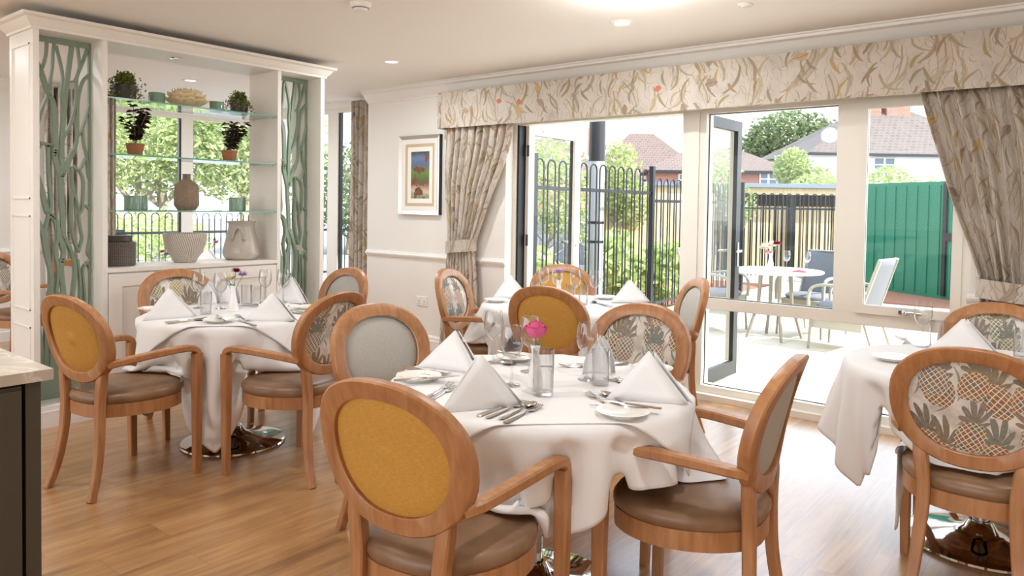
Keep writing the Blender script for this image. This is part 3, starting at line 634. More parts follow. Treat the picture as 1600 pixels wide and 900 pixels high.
curtain('curtain', [(2.5, -6.52), (1.2, -6.55), (0, -6.56)], [(2.5, -6.10), (1.2, -6.09), (0, -6.08)], 2.52, 'narrow botanical curtain hanging full height in the window recess corner', 1.0, 6, None, y=5.24, amp=0.05, u0=1.2)
curtain('curtain', [(2.5, 2.81), (1.2, 2.80), (0, 2.80)], [(2.5, 3.20), (1.2, 3.22), (0, 3.22)], 2.52, 'birch trunk print curtain on the far left wall behind the divider', 1.0, 7, None, y=-8.26, amp=0.045, mat='birch', axis='y')
curtain('curtain', [(2.5, 3.40), (1.2, 3.40), (0, 3.40)], [(2.5, 3.50), (1.2, 3.50), (0, 3.50)], 2.52, 'sliver of botanical curtain at the left edge of the window behind the shelves', 0.3, 2, None, y=-8.28, amp=0.03, axis='y')

pf = thing('picture_frame', 'silver framed garden painting on the white wall', 'picture', (-5.235, 5.05, 1.69))
def ringx(mb, x0, x1, z0, z1, w, y0, y1, yi=None):
    yi = y0 if yi is None else yi
    o_ = [(x0, z0), (x1, z0), (x1, z1), (x0, z1)]; i_ = [(x0+w, z0+w), (x1-w, z0+w), (x1-w, z1-w), (x0+w, z1-w)]
    vs = [(x, y0, z) for x, z in o_]+[(x, yi, z) for x, z in i_]+[(x, y1, z) for x, z in o_]+[(x, y1, z) for x, z in i_]
    fs = []
    for k in range(4):
        q = (k+1) % 4; fs += [(k, q, 4+q, 4+k), (8+k, 12+k, 12+q, 8+q), (k, 8+k, 8+q, q), (4+k, 4+q, 12+q, 12+k)]
    return mb.add(vs, fs)
M['silver'] = plain('silver_frame', 'CFCBC3', 0.28, 0.85); M['linenmat'] = plain('beige_mount', 'CDB898', 0.8); M['whitemat'] = plain('white_mount', 'F3F0EA', 0.8)
X0, X1, Z0, Z1 = -5.516, -4.953, 1.308, 2.072
part(ringx(MB(), X0, X1, Z0, Z1, 0.035, 5.008, 5.05, 5.02), 'outer_moulding', M['silver'], pf, sharp=20)
part(MB().box(X1-0.001, X1+0.002, 5.010, 5.05, Z0, Z1), 'frame_side', M['black'], pf, False)
part(ringx(MB(), X0+0.035, X1-0.035, Z0+0.035, Z1-0.035, 0.045, 5.018, 5.05, 5.026), 'inner_moulding', M['trim'], pf, sharp=20)
part(ringx(MB(), X0+0.08, X1-0.08, Z0+0.08, Z1-0.08, 0.03, 5.027, 5.05, 5.03), 'beige_mount', M['linenmat'], pf, sharp=20)
part(ringx(MB(), X0+0.11, X1-0.11, Z0+0.11, Z1-0.11, 0.045, 5.031, 5.05, 5.033), 'white_mount', M['whitemat'], pf, sharp=20)
def painting():
    t = NT('garden_painting'); co = t.coord(); s = t.new('SeparateXYZ'); t.put(s.inputs[0], co)
    n = t.noise(co, 14, 5, 0.7, 1.5); n2 = t.noise(t.mapping(co, (1, 1, 1), loc=(3, 0, 5)), 9, 3)
    h = t.math('ADD', t.math('ADD', s.outputs[2], 0.26), t.math('MULTIPLY', t.math('SUBTRACT', n.outputs[0], 0.5), 0.16))
    c = t.ramp(t.math('DIVIDE', h, 0.52), [(0.0, '5E7A45'), (0.1, '8C9C6C'), (0.18, 'D9C3B2'), (0.27, 'B98C74'), (0.33, '6F5440'), (0.44, '5B7340'), (0.58, '6E8A3E'), (0.68, '5A6C86'), (0.82, '6B7FA6'), (0.92, '3C4A3C'), (1, '4E5A34')])
    c = t.mix(t.math('GREATER_THAN', n2.outputs[0], 0.6), c, t.ramp(n.outputs[0], [(0.3, '3B3A2E'), (0.7, 'A85A3A')])); t.set(c, 0.5); return t.m
M['painting'] = painting()
part(MB().box(X0+0.155, X1-0.155, 5.034, 5.04, Z0+0.155, Z1-0.155), 'painting', M['painting'], pf, False)

so = thing('wall_socket', 'white double wall socket under the dado rail', 'socket', (-5.20, 5.05, 0.467))
part(MB().box(-5.273, -5.127, 5.041, 5.05, 0.424, 0.51), 'faceplate', M['plastic'], so, False)
for x in (-5.235, -5.165): part(MB().box(x-0.009, x+0.009, 5.036, 5.041, 0.478, 0.498), 'switch', M['trim'], so, False)
hl = MB()
for x in (-5.235, -5.165): hl.box(x-0.004, x+0.004, 5.0405, 5.0415, 0.455, 0.467).box(x-0.018, x-0.008, 5.0405, 5.0415, 0.437, 0.442).box(x+0.008, x+0.018, 5.0405, 5.0415, 0.437, 0.442)
part(hl, 'socket_hole', M['dark'], so, False)

# ------------------------------------------------------------------ ceiling fittings
M['lamp'] = NT('lamp_diffuser').m; _b = M['lamp'].node_tree.nodes['Principled BSDF']; _b.inputs['Emission Color'].default_value = (1, 0.93, 0.82, 1); _b.inputs['Emission Strength'].default_value = 1.6; _b.inputs['Base Color'].default_value = (0.9, 0.88, 0.85, 1)
lab = ['recessed downlight in the ceiling above the framed picture', 'recessed downlight in the ceiling in front of the pelmet', 'unseen downlight added for fill on the camera side of the room', 'unseen downlight added for fill by the counter', 'unseen downlight added for fill over the right hand side', 'unseen downlight added for fill behind the divider', 'unseen downlight added for fill at the back of the far area']
for k, (x, y) in enumerate([(-4.59, 4.08), (-2.43, 4.06), (-2.6, 0.9), (-4.6, 0.6), (-0.3, 1.6), (-6.9, 3.6), (-6.9, 1.4), (0.9, 3.6)]):
    vis = k < 2  # beyond the visible pair, downlights are unseen and added as fill light
    d = thing('downlight', (lab+['unseen downlight added for fill beyond the right hand curtain'])[k], 'ceiling light', (x, y, CEIL), 0, 'recessed ceiling downlights')
    MB().lathe([(0.05, -0.004), (0.062, -0.010), (0.074, -0.008), (0.078, 0)], 28).build('bezel', M['trim'], d)
    MB().lathe([(0.0005, -0.003), (0.03, -0.004), (0.051, -0.004)], 24).build('diffuser', M['lamp'], d)
    ld = bpy.data.lights.new('downlight_lamp', 'AREA'); ld.shape = 'DISK'; ld.size = 0.10; ld.energy = LAMP_POWER; ld.color = (0.93, 0.97, 1.0)
    lo = bpy.data.objects.new('downlight_lamp', ld); COL.objects.link(lo); lo.parent = d; lo.location = (0, 0, -0.012)
sd = thing('smoke_detector', 'white round smoke detector at the top edge of the photo', 'smoke detector', (-3.42, 2.80, CEIL))
MB().lathe([(0.0005, -0.045), (0.035, -0.045), (0.042, -0.036), (0.044, -0.03), (0.056, -0.026), (0.062, -0.006), (0.062, 0)], 28).build('housing', M['plastic'], sd)
MB().lathe([(0.045, -0.033), (0.047, -0.031), (0.045, -0.029)], 28).build('vent_ring', M['dark'], sd)
cl_ = thing('ceiling_light', 'flush round ceiling light with a brass rim at the top edge', 'ceiling light', (-2.03, 3.50, CEIL))
cl2 = thing('ceiling_light', 'unseen round ceiling light added to brighten the ceiling on the camera side', 'ceiling light', (-2.9, 0.35, CEIL))  # unseen fitting, added to lift the brightness of the ceiling
for c_ in (cl_, cl2):
    MB().lathe([(0.0005, -0.05), (0.08, -0.05), (0.11, -0.046), (0.118, -0.03)], 36).build('diffuser', M['lamp'], c_)
    MB().lathe([(0.118, -0.032), (0.126, -0.03), (0.128, -0.004), (0.128, 0)], 36).build('rim', M['brass'], c_)
    ld = bpy.data.lights.new('dome_lamp', 'POINT'); ld.energy = 6; ld.color = (1, 0.96, 0.91); ld.shadow_soft_size = 0.10
    lo = bpy.data.objects.new('dome_lamp', ld); COL.objects.link(lo); lo.parent = c_; lo.location = (0, 0, -0.17)
sk_ = tag(MB().lathe([(0.0005, -0.018), (0.02, -0.018), (0.024, -0.012), (0.04, -0.008), (0.044, 0)], 24).build('sprinkler_cover', M['china'], None, (-1.653, 4.10, CEIL)), 'small round sprinkler cover on the ceiling right of the ceiling light', 'sprinkler cover')

# ------------------------------------------------------------------ armchairs
def oval_pt(a, k=1.0, off=0.0):
    """point on the back oval: angle a, radial factor k; leaning curved plane"""
    ca, sa = cos(a), sin(a); e = 0.90
    x = 0.252*k*math.copysign(abs(ca)**e, ca); u = k*math.copysign(abs(sa)**e, sa)
    x *= 1+0.05*u*0.8
    y = -0.232-0.050*u-0.016*u*u+0.022*(x/0.25)**2
    return Vector((x, y+off, 0.742+0.214*u))
def outline(k, n, grow=0.0):
    P = []
    for i in range(n):
        a = 2*pi*i/n; ca, sa = cos(a), sin(a)
        x = (0.247+grow)*math.copysign(abs(ca)**0.62, ca); y = 0.02+(0.232+grow)*math.copysign(abs(sa)**0.8, sa)
        if y < 0.06: x *= 1-0.30*((0.06-y)/0.27)**1.5
        if y > 0.2: y += 0.012*(1-(x/0.25)**2)
        P.append((x*k, 0.02+(y-0.02)*k))
    return P
CH = {}
def ch_mesh(key, fn, mat):
    if (key, mat) not in CH: CH[(key, mat)] = fn().mesh(key, M[mat], True, 40)
    return CH[(key, mat)]
def m_back_frame():
    mb = MB(); n = 56; vs = []; prof = [(-0.5, -0.42), (-0.42, -0.5), (0.40, -0.5), (0.5, -0.36), (0.5, 0.36), (0.40, 0.5), (-0.42, 0.5), (-0.5, 0.42)]
    w = 0.057; d = 0.042
    for i in range(n):
        a = 2*pi*i/n
        for p, q in prof:
            k = 1-(0.5-p)*w/0.235
            c = oval_pt(a, k); vs.append((c.x, c.y+q*d, c.z))
    m = len(prof); fs = [(i*m+j, i*m+(j+1) % m, ((i+1) % n)*m+(j+1) % m, ((i+1) % n)*m+j) for i in range(n) for j in range(m)]
    return mb.add(vs, fs)
def m_panel(side):
    def f():
        mb = MB(); n = 48; rings = 7; vs = [oval_pt(0, 0.0, side*0.022)]
        for r in range(1, rings+1):
            k = r/rings; kk = k*(1-0.052/0.235+0.004)
            bulge = side*(0.022*(1-k**4)-0.006*(k > 0.99)) if side > 0 else side*(0.010*(1-k**6)+0.004)
            for i in range(n): vs.append(oval_pt(2*pi*i/n, kk, bulge))
        fs = [(0, 1+i, 1+(i+1) % n) for i in range(n)]
        for r in range(rings-1):
            for i in range(n): q = (i+1) % n; fs.append((1+r*n+i, 1+(r+1)*n+i, 1+(r+1)*n+q, 1+r*n+q))
        return mb.add(vs, fs)
    return f
def m_piping():
    mb = MB(); P = [oval_pt(2*pi*i/56, 1-0.056/0.235, 0.013) for i in range(56)]
    return mb.tube(P, 0.0035, 5, closed=True, up=(0, 1, 0))
def m_rleg(s):
    def f():
        P = spline([(s*0.158, -0.192, 0.590), (s*0.148, -0.194, 0.53), (s*0.138, -0.195, 0.42), (s*0.146, -0.202, 0.27), (s*0.160, -0.226, 0.12), (s*0.175, -0.262, 0.0)], 4)
        n = len(P); sc = [((0.80, 0.85, 0.95, 1.02)[i] if i < 4 else 1.08-0.30*(i/(n-1)), (0.85, 0.88, 0.92, 0.98)[i] if i < 4 else 1.03-0.23*(i/(n-1))) for i in range(n)]
        return MB().sweep(P, rect(0.046, 0.040, 0.005), up=(0, 1, 0), scale=sc)
    return f
def m_fleg(s):
    def f():
        P = spline([(s*0.268, 0.236, 0.625), (s*0.268, 0.236, 0.42), (s*0.266, 0.238, 0.2), (s*0.263, 0.240, 0.0)], 3)
        n = len(P); sc = [(1.0-0.28*(i/(n-1))**1.3, 1.05-0.25*(i/(n-1))) for i in range(n)]
        return MB().sweep(P, rect(0.044, 0.046, 0.005), up=(0, 1, 0), scale=sc)
    return f
def m_arm(s):
    def f():
        P = spline([(s*0.205, -0.196, 0.628), (s*0.235, -0.15, 0.642), (s*0.258, 0.0, 0.655), (s*0.268, 0.13, 0.660), (s*0.269, 0.195, 0.656), (s*0.2685, 0.228, 0.640), (s*0.268, 0.238, 0.612)], 4)
        return MB().sweep(P, rect(0.044, 0.032, 0.006), up=lambda i: Vector((0, 0.35 if i > 17 else 0, 1)) if i <= 19 else Vector((0, 1, 0.35)))
    return f
def m_rail():
    mb = MB(); n = 48; O_ = outline(1, n); I_ = outline(0.9, n); z0, z1 = 0.368, 0.430; vs = []
    for x, y in O_: vs.append((x, y, z0))
    for x, y in O_: vs.append((x, y, z1))
    for x, y in I_: vs.append((x, y, z1))
    for x, y in I_: vs.append((x, y, z0))
    fs = [(a*n+i, a*n+(i+1) % n, ((a+1) % 4)*n+(i+1) % n, ((a+1) % 4)*n+i) for a in range(4) for i in range(n)]
    return mb.add(vs, fs)
def m_cushion():
    mb = MB(); n = 48; prof = [(0.90, 0.415), (0.985, 0.428), (1.02, 0.446), (1.015, 0.464), (0.97, 0.479), (0.88, 0.488), (0.72, 0.494), (0.5, 0.498), (0.25, 0.500)]
    vs = []
    for k, z in prof: vs += [(x, y, z) for x, y in outline(k, n)]
    vs.append((0, 0.02, 0.5005)); fs = []
    for r in range(len(prof)-1): fs += [(r*n+i, r*n+(i+1) % n, (r+1)*n+(i+1) % n, (r+1)*n+i) for i in range(n)]
    L = len(prof)-1; fs += [(L*n+i, L*n+(i+1) % n, len(vs)-1) for i in range(n)]; fs.append(tuple(range(n-1, -1, -1)))
    return mb.add(vs, fs)
def m_cap():
    mb = MB()
    for a in (pi+0.42, -0.42):
        c = oval_pt(a, 1-0.05/0.235); mb.ball((c.x, c.y-0.012, c.z), 0.007, 8)
    return mb
def armchair(x, y, deg, front, rear, label, group=None):
    t = thing('dining_armchair', label, 'chair', (x, y, 0), radians(deg), group)
    link('back_frame', ch_mesh('back_frame', m_back_frame, 'beech'), t)
    fp = link('front_panel', ch_mesh('front_panel', m_panel(1), front), t); rp = link('rear_panel', ch_mesh('rear_panel', m_panel(-1), rear), t)
    nm = {'yellow': 'mustard woven fabric panel', 'grey': 'plain grey fabric panel', 'pine': 'pineapple print fabric panel', 'pine2': 'golden pineapple print fabric panel'}
    fp['label'] = nm[front]; rp['label'] = nm[rear]
    link('piping', ch_mesh('piping', m_piping, 'grey' if front == 'grey' else 'pine'), t)
    for s in (-1, 1):
        link('leg', ch_mesh('rear_leg%d' % s, m_rleg(s), 'beech'), t); link('leg', ch_mesh('front_leg%d' % s, m_fleg(s), 'beech'), t)
        link('armrest', ch_mesh('arm%d' % s, m_arm(s), 'beech'), t)
    link('seat_rail', ch_mesh('seat_rail', m_rail, 'beech'), t)
    link('seat_cushion', ch_mesh('seat_cushion', m_cushion, 'leather'), t)
    link('screw_cap', ch_mesh('screw_cap', m_cap, 'beech'), t)
    return t
CHAIRS = [
 (-3.85, 1.65, 10, 'pine', 'yellow', 'mustard backed armchair at the table in front of the shelving, nearest the counter'),
 (-3.31, 2.32, 101, 'grey', 'pine', 'pineapple backed armchair drawn up to the right side of the left table'),
 (-4.14, 3.03, 178, 'grey', 'pine', 'grey fronted armchair at the far side of the left table by the recess window'),
 (-4.50, 2.37, -94, 'pine2', 'yellow', 'floral fronted armchair with its back to the cupboard of the shelving divider'),
 (-1.48, 1.53, 8, 'pine', 'yellow', 'big mustard backed armchair in the foreground at the central table'),
 (-2.27, 2.15, -96, 'grey', 'pine', 'grey fronted armchair on the left side of the central table'),
 (-1.03, 2.28, 97, 'pine', 'grey', 'armchair seen from the side at the right of the central table, grey panel behind'),
 (-1.67, 2.80, 184, 'pine', 'yellow', 'pineapple fronted armchair at the far side of the central table'),
 (-2.54, 3.64, 11, 'pine', 'yellow', 'mustard backed armchair on the near side of the rear table by the open doors'),
 (-3.36, 3.85, -72, 'pine', 'yellow', 'pale pineapple fronted armchair on the left of the rear table beside the tied curtain'),
 (-2.27, 4.29, 133, 'grey', 'pine', 'grey fronted armchair at the right of the rear table, against the window frame'),
 (-3.15, 4.52, -140, 'yellow', 'pine', 'mustard fronted armchair at the far side of the rear table by the open door'),
 (-0.36, 3.15, 1, 'grey', 'pine', 'large pineapple backed armchair in the right foreground'),
 (-0.42, 4.12, 183, 'pine2', 'grey', 'golden pineapple fronted armchair at the far side of the right hand table'),
 (-7.0, 2.2, -60, 'pine', 'grey', 'armchair partly hidden behind the end of the divider at the far left edge'),
 (-6.20, 2.50, 20, 'grey', 'grey', 'armchair glimpsed through the branch screen at the left'),
 (-7.55, 3.30, -70, 'pine', 'grey', 'armchair seen over the ledge, behind the dark woven jar'),
]
chs = [armchair(*c, group='oval backed dining armchairs') for c in CHAIRS]
LOC = [(c[0], c[1], radians(c[2])) for c in CHAIRS]

# ------------------------------------------------------------------ tables
def table(name, label, x, y, r=0.55, half=None):
    t = thing(name, label, 'table', (x, y, 0), 0, 'dining tables on chrome pedestals')
    MB().lathe([(0.0005, 0.0), (0.285, 0.0), (0.292, 0.006), (0.288, 0.014), (0.25, 0.024), (0.18, 0.035), (0.11, 0.05), (0.065, 0.07), (0.045, 0.10), (0.034, 0.10)], 48).build('base', M['chrome'], t)
    MB().lathe([(0.030, 0.06), (0.030, 0.70)], 24).lathe([(0.040, 0.20), (0.040, 0.26), (0.030, 0.262)], 24).lathe([(0.030, 0.69), (0.09, 0.70), (0.09, 0.72)], 24).build('column', M['chrome'], t)
    if half: MB().box(-half[0]+0.02, half[0]-0.02, -half[1]+0.02, half[1]-0.02, 0.715, 0.743).build('tabletop', M['beech'], t)
    else: MB().lathe([(0.0005, 0.715), (r-0.035, 0.715), (r-0.03, 0.72), (r-0.03, 0.738), (r-0.035, 0.743), (0.0005, 0.743)], 48).build('tabletop', M['beech'], t)
    return t
table('pedestal_table', 'round pedestal table in front of the shelving divider, chrome base in view', -3.96, 2.33, 0.50)
table('pedestal_table', 'round pedestal table in the centre foreground under a long white cloth', -1.62, 2.16, 0.55)
table('pedestal_table', 'round pedestal table at the back by the open glazed doors', -2.87, 4.10, 0.55)
table('pedestal_table', 'round pedestal table at the right edge of the room, chrome base behind the pineapple chair', -0.40, 3.69, 0.55)
table('pedestal_table', 'round pedestal table behind the divider seen over the ledge', -7.45, 4.15, 0.5)
table('pedestal_table', 'round pedestal table behind the left branch screen', -6.20, 3.05, 0.5)

# ------------------------------------------------------------------ draped cloths (small mass-spring solver)
def cloth(cx, cy, r, side, ang, n, half=None, chairs=(), base=None, zt=0.752, seed=1, steps=130, iters=9, bend=0.12):
    rg = np.random.RandomState(seed); h = side/(n-1)
    g = (np.arange(n)-(n-1)/2)*h; X, Y = np.meshgrid(g, g); ca, sa = cos(ang), sin(ang)
    P = np.stack([X*ca-Y*sa, X*sa+Y*ca, np.full_like(X, zt+0.006)], -1); P[..., 2] += rg.rand(n, n)*0.004
    V = np.zeros_like(P); dt = 1/50
    cons = []
    def add(di, dj, k):
        L = h*math.hypot(di, dj)
        a = np.zeros((n, n), bool)
        for par in (0, 1):
            I, J = np.meshgrid(np.arange(n), np.arange(n), indexing='ij')
            ok = (I+di < n) & (J+dj < n) & (J+dj >= 0)
            q = (I//max(1, di) if di else J//abs(dj)) % 2
            m = ok & (q == par); cons.append((I[m]*n+J[m], (I[m]+di)*n+J[m]+dj, L, k))
    add(0, 1, 1.0); add(1, 0, 1.0); add(1, 1, 0.5); add(1, -1, 0.5); add(0, 3, bend); add(3, 0, bend)
    Pf = P.reshape(-1, 3); Vf = V.reshape(-1, 3); off = np.array([cx, cy, 0.0])
    caps = []; seats = []; legs = []
    for (x, y, a) in chairs:
        def w(p): return np.array([x+p[0]*cos(a)-p[1]*sin(a)-cx, y+p[0]*sin(a)+p[1]*cos(a)-cy, p[2]])
        for s in (-1, 1):
            caps.append((w((s*0.25, -0.1, 0.645)), w((s*0.268, 0.15, 0.650)), 0.034)); (caps.append((w((s*0.268, 0.236, 0.63)), w((s*0.263, 0.24, 0.02)), 0.034)) if half else legs.append(w((s*0.267, 0.237, 0.3))))
        seats.append((w((0, 0.02, 0)), 0.262, 0.505))
    for st in range(steps):
        Q = Pf.copy(); Vf *= 0.975; Vf[:, 2] -= 9.8*dt; Pf += Vf*dt
        for it in range(iters):
            for a, b, L, k in cons:
                d = Pf[b]-Pf[a]; l = np.sqrt((d*d).sum(1))+1e-9; s = (0.5*k*(l-L)/l)
                if L > 2*h: s = np.where(l < L, s, 0)
                c = d*s[:, None]; Pf[a] += c; Pf[b] -= c
            rr = np.hypot(Pf[:, 0], Pf[:, 1])
            if half: dx = np.abs(Pf[:, 0])-half[0]; dy = np.abs(Pf[:, 1])-half[1]; out = np.maximum(dx, dy)
            else: out = rr-r
            top = (out < 0.0) & (Pf[:, 2] < zt)
            up = top & ((Pf[:, 2] > zt-0.035) & (Q[:, 2] > zt-0.012) | (out < -0.12) & (Pf[:, 2] > zt-0.2))
            near = top & ~up & (Pf[:, 2] > zt-0.10) & (out > -0.12)
            if half:
                nx = near & (dx > dy); Pf[nx, 0] = np.sign(Pf[nx, 0])*(half[0]+0.004); ny = near & (dy >= dx); Pf[ny, 1] = np.sign(Pf[ny, 1])*(half[1]+0.004)
            else: Pf[near, :2] *= ((r+0.004)/rr[near])[:, None]
            Pf[up, 2] = zt; Pf[up, :2] = Q[up, :2]*0.6+Pf[up, :2]*0.4
            if half:
                e = (out > -0.03) & (out < 0.006) & (Pf[:, 2] < zt-0.003) & (Pf[:, 2] > zt-0.06)
                ex = e & (dx > dy); Pf[ex, 0] = np.sign(Pf[ex, 0])*(half[0]+0.006); ey = e & (dy >= dx); Pf[ey, 1] = np.sign(Pf[ey, 1])*(half[1]+0.006)
            else:
                e = (out > -0.03) & (out < 0.006) & (Pf[:, 2] < zt-0.003) & (Pf[:, 2] > zt-0.06)
                Pf[e, :2] *= ((r+0.006)/rr[e])[:, None]
            if it % 3 == 2:
                for A, B_, cr_ in caps:
                    ab = B_-A; tt = np.clip(((Pf-A)@ab)/(ab@ab), 0, 1); c = A+tt[:, None]*ab; d = Pf-c; l = np.sqrt((d*d).sum(1))+1e-9; m = l < cr_
                    Pf[m] = c[m]+d[m]*(cr_/l[m])[:, None]
                for lg in legs:
                    ld_ = math.hypot(lg[0], lg[1]); ux, uy = lg[0]/ld_, lg[1]/ld_
                    al = Pf[:, 0]*ux+Pf[:, 1]*uy; tn = np.abs(-Pf[:, 0]*uy+Pf[:, 1]*ux); lim = max(ld_-0.038, (r if not half else 0)-0.03)+np.maximum(0, tn-0.028)*1.2
                    m = (tn < 0.11) & (Pf[:, 2] < 0.70) & (al > lim) & (al > 0); Pf[m, 0] -= (al[m]-lim[m])*ux; Pf[m, 1] -= (al[m]-lim[m])*uy
                for c_, sr, sz in seats:
                    m = (np.hypot(Pf[:, 0]-c_[0], Pf[:, 1]-c_[1]) < sr) & (Pf[:, 2] < sz) & (Pf[:, 2] > sz-0.09); Pf[m, 2] = sz
                if base is not None:
                    th = np.arctan2(Pf[:, 1], Pf[:, 0]); rr = np.hypot(Pf[:, 0], Pf[:, 1]); z = np.clip((0.76-Pf[:, 2])/0.03, 0, base.shape[1]-1.001)
                    ti = (th/(2*pi) % 1)*base.shape[0]; i0 = ti.astype(int) % base.shape[0]; i1 = (i0+1) % base.shape[0]; ft = ti-np.floor(ti); z0 = z.astype(int); fz = z-z0
                    rb = (base[i0, z0]*(1-ft)+base[i1, z0]*ft)*(1-fz)+(base[i0, z0+1]*(1-ft)+base[i1, z0+1]*ft)*fz+0.007
                    m = (rr < rb) & (Pf[:, 2] < zt-0.004); Pf[m, :2] *= (rb[m]/rr[m])[:, None]
        Vf[:] = (Pf-Q)/dt
        sp_ = np.sqrt((Vf*Vf).sum(1)); k_ = np.minimum(1, 2.5/(sp_+1e-9)); Vf *= k_[:, None]
        np.maximum(Pf[:, 2], 0.02, out=Pf[:, 2])
    Pf[:, 2] = np.where((np.hypot(Pf[:, 0], Pf[:, 1]) < r-0.05) if not half else (np.maximum(np.abs(Pf[:, 0])-half[0], np.abs(Pf[:, 1])-half[1]) < -0.04), zt, Pf[:, 2])
    return P
def base_table(P, r):
    T = 96; Z = 22; B_ = np.zeros((T, Z)); Pf = P.reshape(-1, 3)
    for x, y, z in Pf:
        if z > 0.752-0.003 and math.hypot(x, y) < r: continue
        k = (0.76-z)/0.03; t = (atan2(y, x)/(2*pi) % 1)*T; rr = math.hypot(x, y)
        for dk in (0, 1):
            kk = int(k)+dk
            if 0 <= kk < Z:
                for dt_ in (-1, 0, 1, 2): q = (int(t)+dt_) % T; B_[q, kk] = max(B_[q, kk], rr)
    B_[B_ == 0] = r+0.006
    return B_
def cloth_obj(P, name, label, cat, cx, cy, mat, group, z=0.0):
    n = P.shape[0]; vs = P.reshape(-1, 3).copy(); vs[:, 2] += z
    mb = MB(); mb.add([tuple(v) for v in vs], [(j*n+i, j*n+i+1, (j+1)*n+i+1, (j+1)*n+i) for j in range(n-1) for i in range(n-1)])
    o = mb.build(name, M[mat], None, (cx, cy, 0), sharp=180); tag(o, label, cat, group); subsurf(o, 1)
    m = o.modifiers.new('thick', 'SOLIDIFY'); m.thickness = 0.0015; m.offset = 1
    return o
G1 = 'long white tablecloths'; G2 = 'small white slip cloths'
P = cloth(-3.96, 2.33, 0.50, 1.56, radians(2), 60, chairs=[LOC[0], LOC[1], LOC[2], LOC[3]], seed=3)
cloth_obj(P, 'tablecloth', 'long white cloth on the left table, one corner hanging to the chrome base', 'tablecloth', -3.96, 2.33, 'cloth', G1)
Q = cloth(-3.96, 2.33, 0.505, 0.96, radians(-40), 44, base=base_table(P, 0.50), zt=0.7555, seed=5, steps=90)
cloth_obj(Q, 'slip_cloth', 'small white slip cloth laid diagonally over the left table', 'tablecloth', -3.96, 2.33, 'cloth2', G2)
P = cloth(-1.62, 2.16, 0.55, 1.42, radians(-10), 60, chairs=[LOC[4], LOC[5], LOC[6], LOC[7]], seed=4)
cloth_obj(P, 'tablecloth', 'long white cloth on the central table, draped over a chair arm and seat', 'tablecloth', -1.62, 2.16, 'cloth', G1)
Q = cloth(-1.62, 2.16, 0.555, 1.02, radians(45), 48, base=base_table(P, 0.55), zt=0.7555, seed=6, steps=90)
cloth_obj(Q, 'slip_cloth', 'small white slip cloth over the central table', 'tablecloth', -1.62, 2.16, 'cloth2', G2)
P = cloth(-2.87, 4.10, 0.55, 1.50, radians(20), 50, chairs=[LOC[8], LOC[9], LOC[10], LOC[11]], seed=8, steps=110)
cloth_obj(P, 'tablecloth', 'white cloth on the rear table by the open doors', 'tablecloth', -2.87, 4.10, 'cloth', G1)
P = cloth(-0.40, 3.69, 0.55, 1.63, radians(6), 60, chairs=[LOC[12], LOC[13]], seed=9, steps=150)
cloth_obj(P, 'tablecloth', 'white cloth on the right hand table with a long hanging corner', 'tablecloth', -0.40, 3.69, 'cloth', G1)
P = cloth(0, 0, 0.5, 1.4, radians(15), 36, seed=10, steps=90)
cloth_obj(P, 'tablecloth', 'white cloth on the table beyond the shelving, seen over the ledge', 'tablecloth', -7.45, 4.15, 'cloth', G1)
cloth_obj(P, 'tablecloth', 'white cloth on the table behind the left branch screen', 'tablecloth', -6.20, 3.05, 'cloth', G1)

# ------------------------------------------------------------------ tableware
TZ = 0.757
def facet(mb, A, B_, C_, n=8, bul=0.0, nrm=None):
    vs = []; idx = {}; nv = nrm or (Vector(B_)-Vector(A)).cross(Vector(C_)-Vector(A)).normalized()
    for i in range(n+1):
        for j in range(n+1-i):
            a = i/n; b = j/n; c = 1-a-b; p = Vector(A)*c+Vector(B_)*a+Vector(C_)*b
            p += nv*bul*(27*a*b*c)**0.6 if a*b*c > 0 else Vector((0, 0, 0)); idx[i, j] = len(vs); vs.append(p)
    fs = []
    for i in range(n):
        for j in range(n-i):
            fs.append((idx[i, j], idx[i+1, j], idx[i, j+1]))
            if i+j < n-1: fs.append((idx[i+1, j], idx[i+1, j+1], idx[i, j+1]))
    mb.add(vs, fs)
def napkin_mesh(v):
    """pyramid fold: a broad front leaf, a second leaf tucked behind it, open back"""
    rs = random.Random(v); h = 0.158+rs.uniform(-0.008, 0.008); w = 0.135
    m = MB(); A = (0.006*v, 0.035, h); L = (-w, -0.01, 0.002); Rr = (w, 0.0, 0.002); Bk = (0.02, 0.15, 0.002)
    facet(m, A, L, Rr, 9, 0.006); facet(m, A, Rr, Bk, 9, 0.004); facet(m, A, Bk, L, 9, 0.004)
    A2 = (0.018, 0.046, h-0.004); R2 = (w+0.014, 0.012, 0.002); B2 = (0.034, 0.162, 0.002)
    facet(m, A2, R2, B2, 9, 0.003); facet(m, (-0.004, 0.046, h-0.005), B2, (-w+0.004, 0.008, 0.002), 9, 0.004)
    facet(m, (0.004, 0.032, h-0.002), (-w-0.004, -0.016, 0.001), (w*0.9, -0.012, 0.001), 6, -0.001)
    return m.mesh('napkin', M['napkin'], True, 50)
NAP = [napkin_mesh(v) for v in (0, 1, 2)]
def napkin(x, y, deg, label, v=0, z=TZ):
    o = link('folded_napkin', NAP[v], None, (x, y, z), radians(deg)); tag(o, label, 'napkin', 'napkins folded into standing peaks')
    m = o.modifiers.new('thick', 'SOLIDIFY'); m.thickness = 0.0025; m.offset = -1
def m_bishop():
    m = MB()
    for k, (dx, dy, hh, ww) in enumerate([(0, 0, 0.15, 0.045), (0.012, 0.022, 0.145, 0.05), (-0.01, -0.02, 0.13, 0.055)]):
        m.grid(lambda i, j: (dx+ww*(1-j**2.2)*cos(pi*i)*1.0, dy+0.028*sin(pi*i)*(1-j*0.7), hh*j), 15, 12)
    return m.mesh('napkin', M['napkin'], True, 60)
BIS = m_bishop()
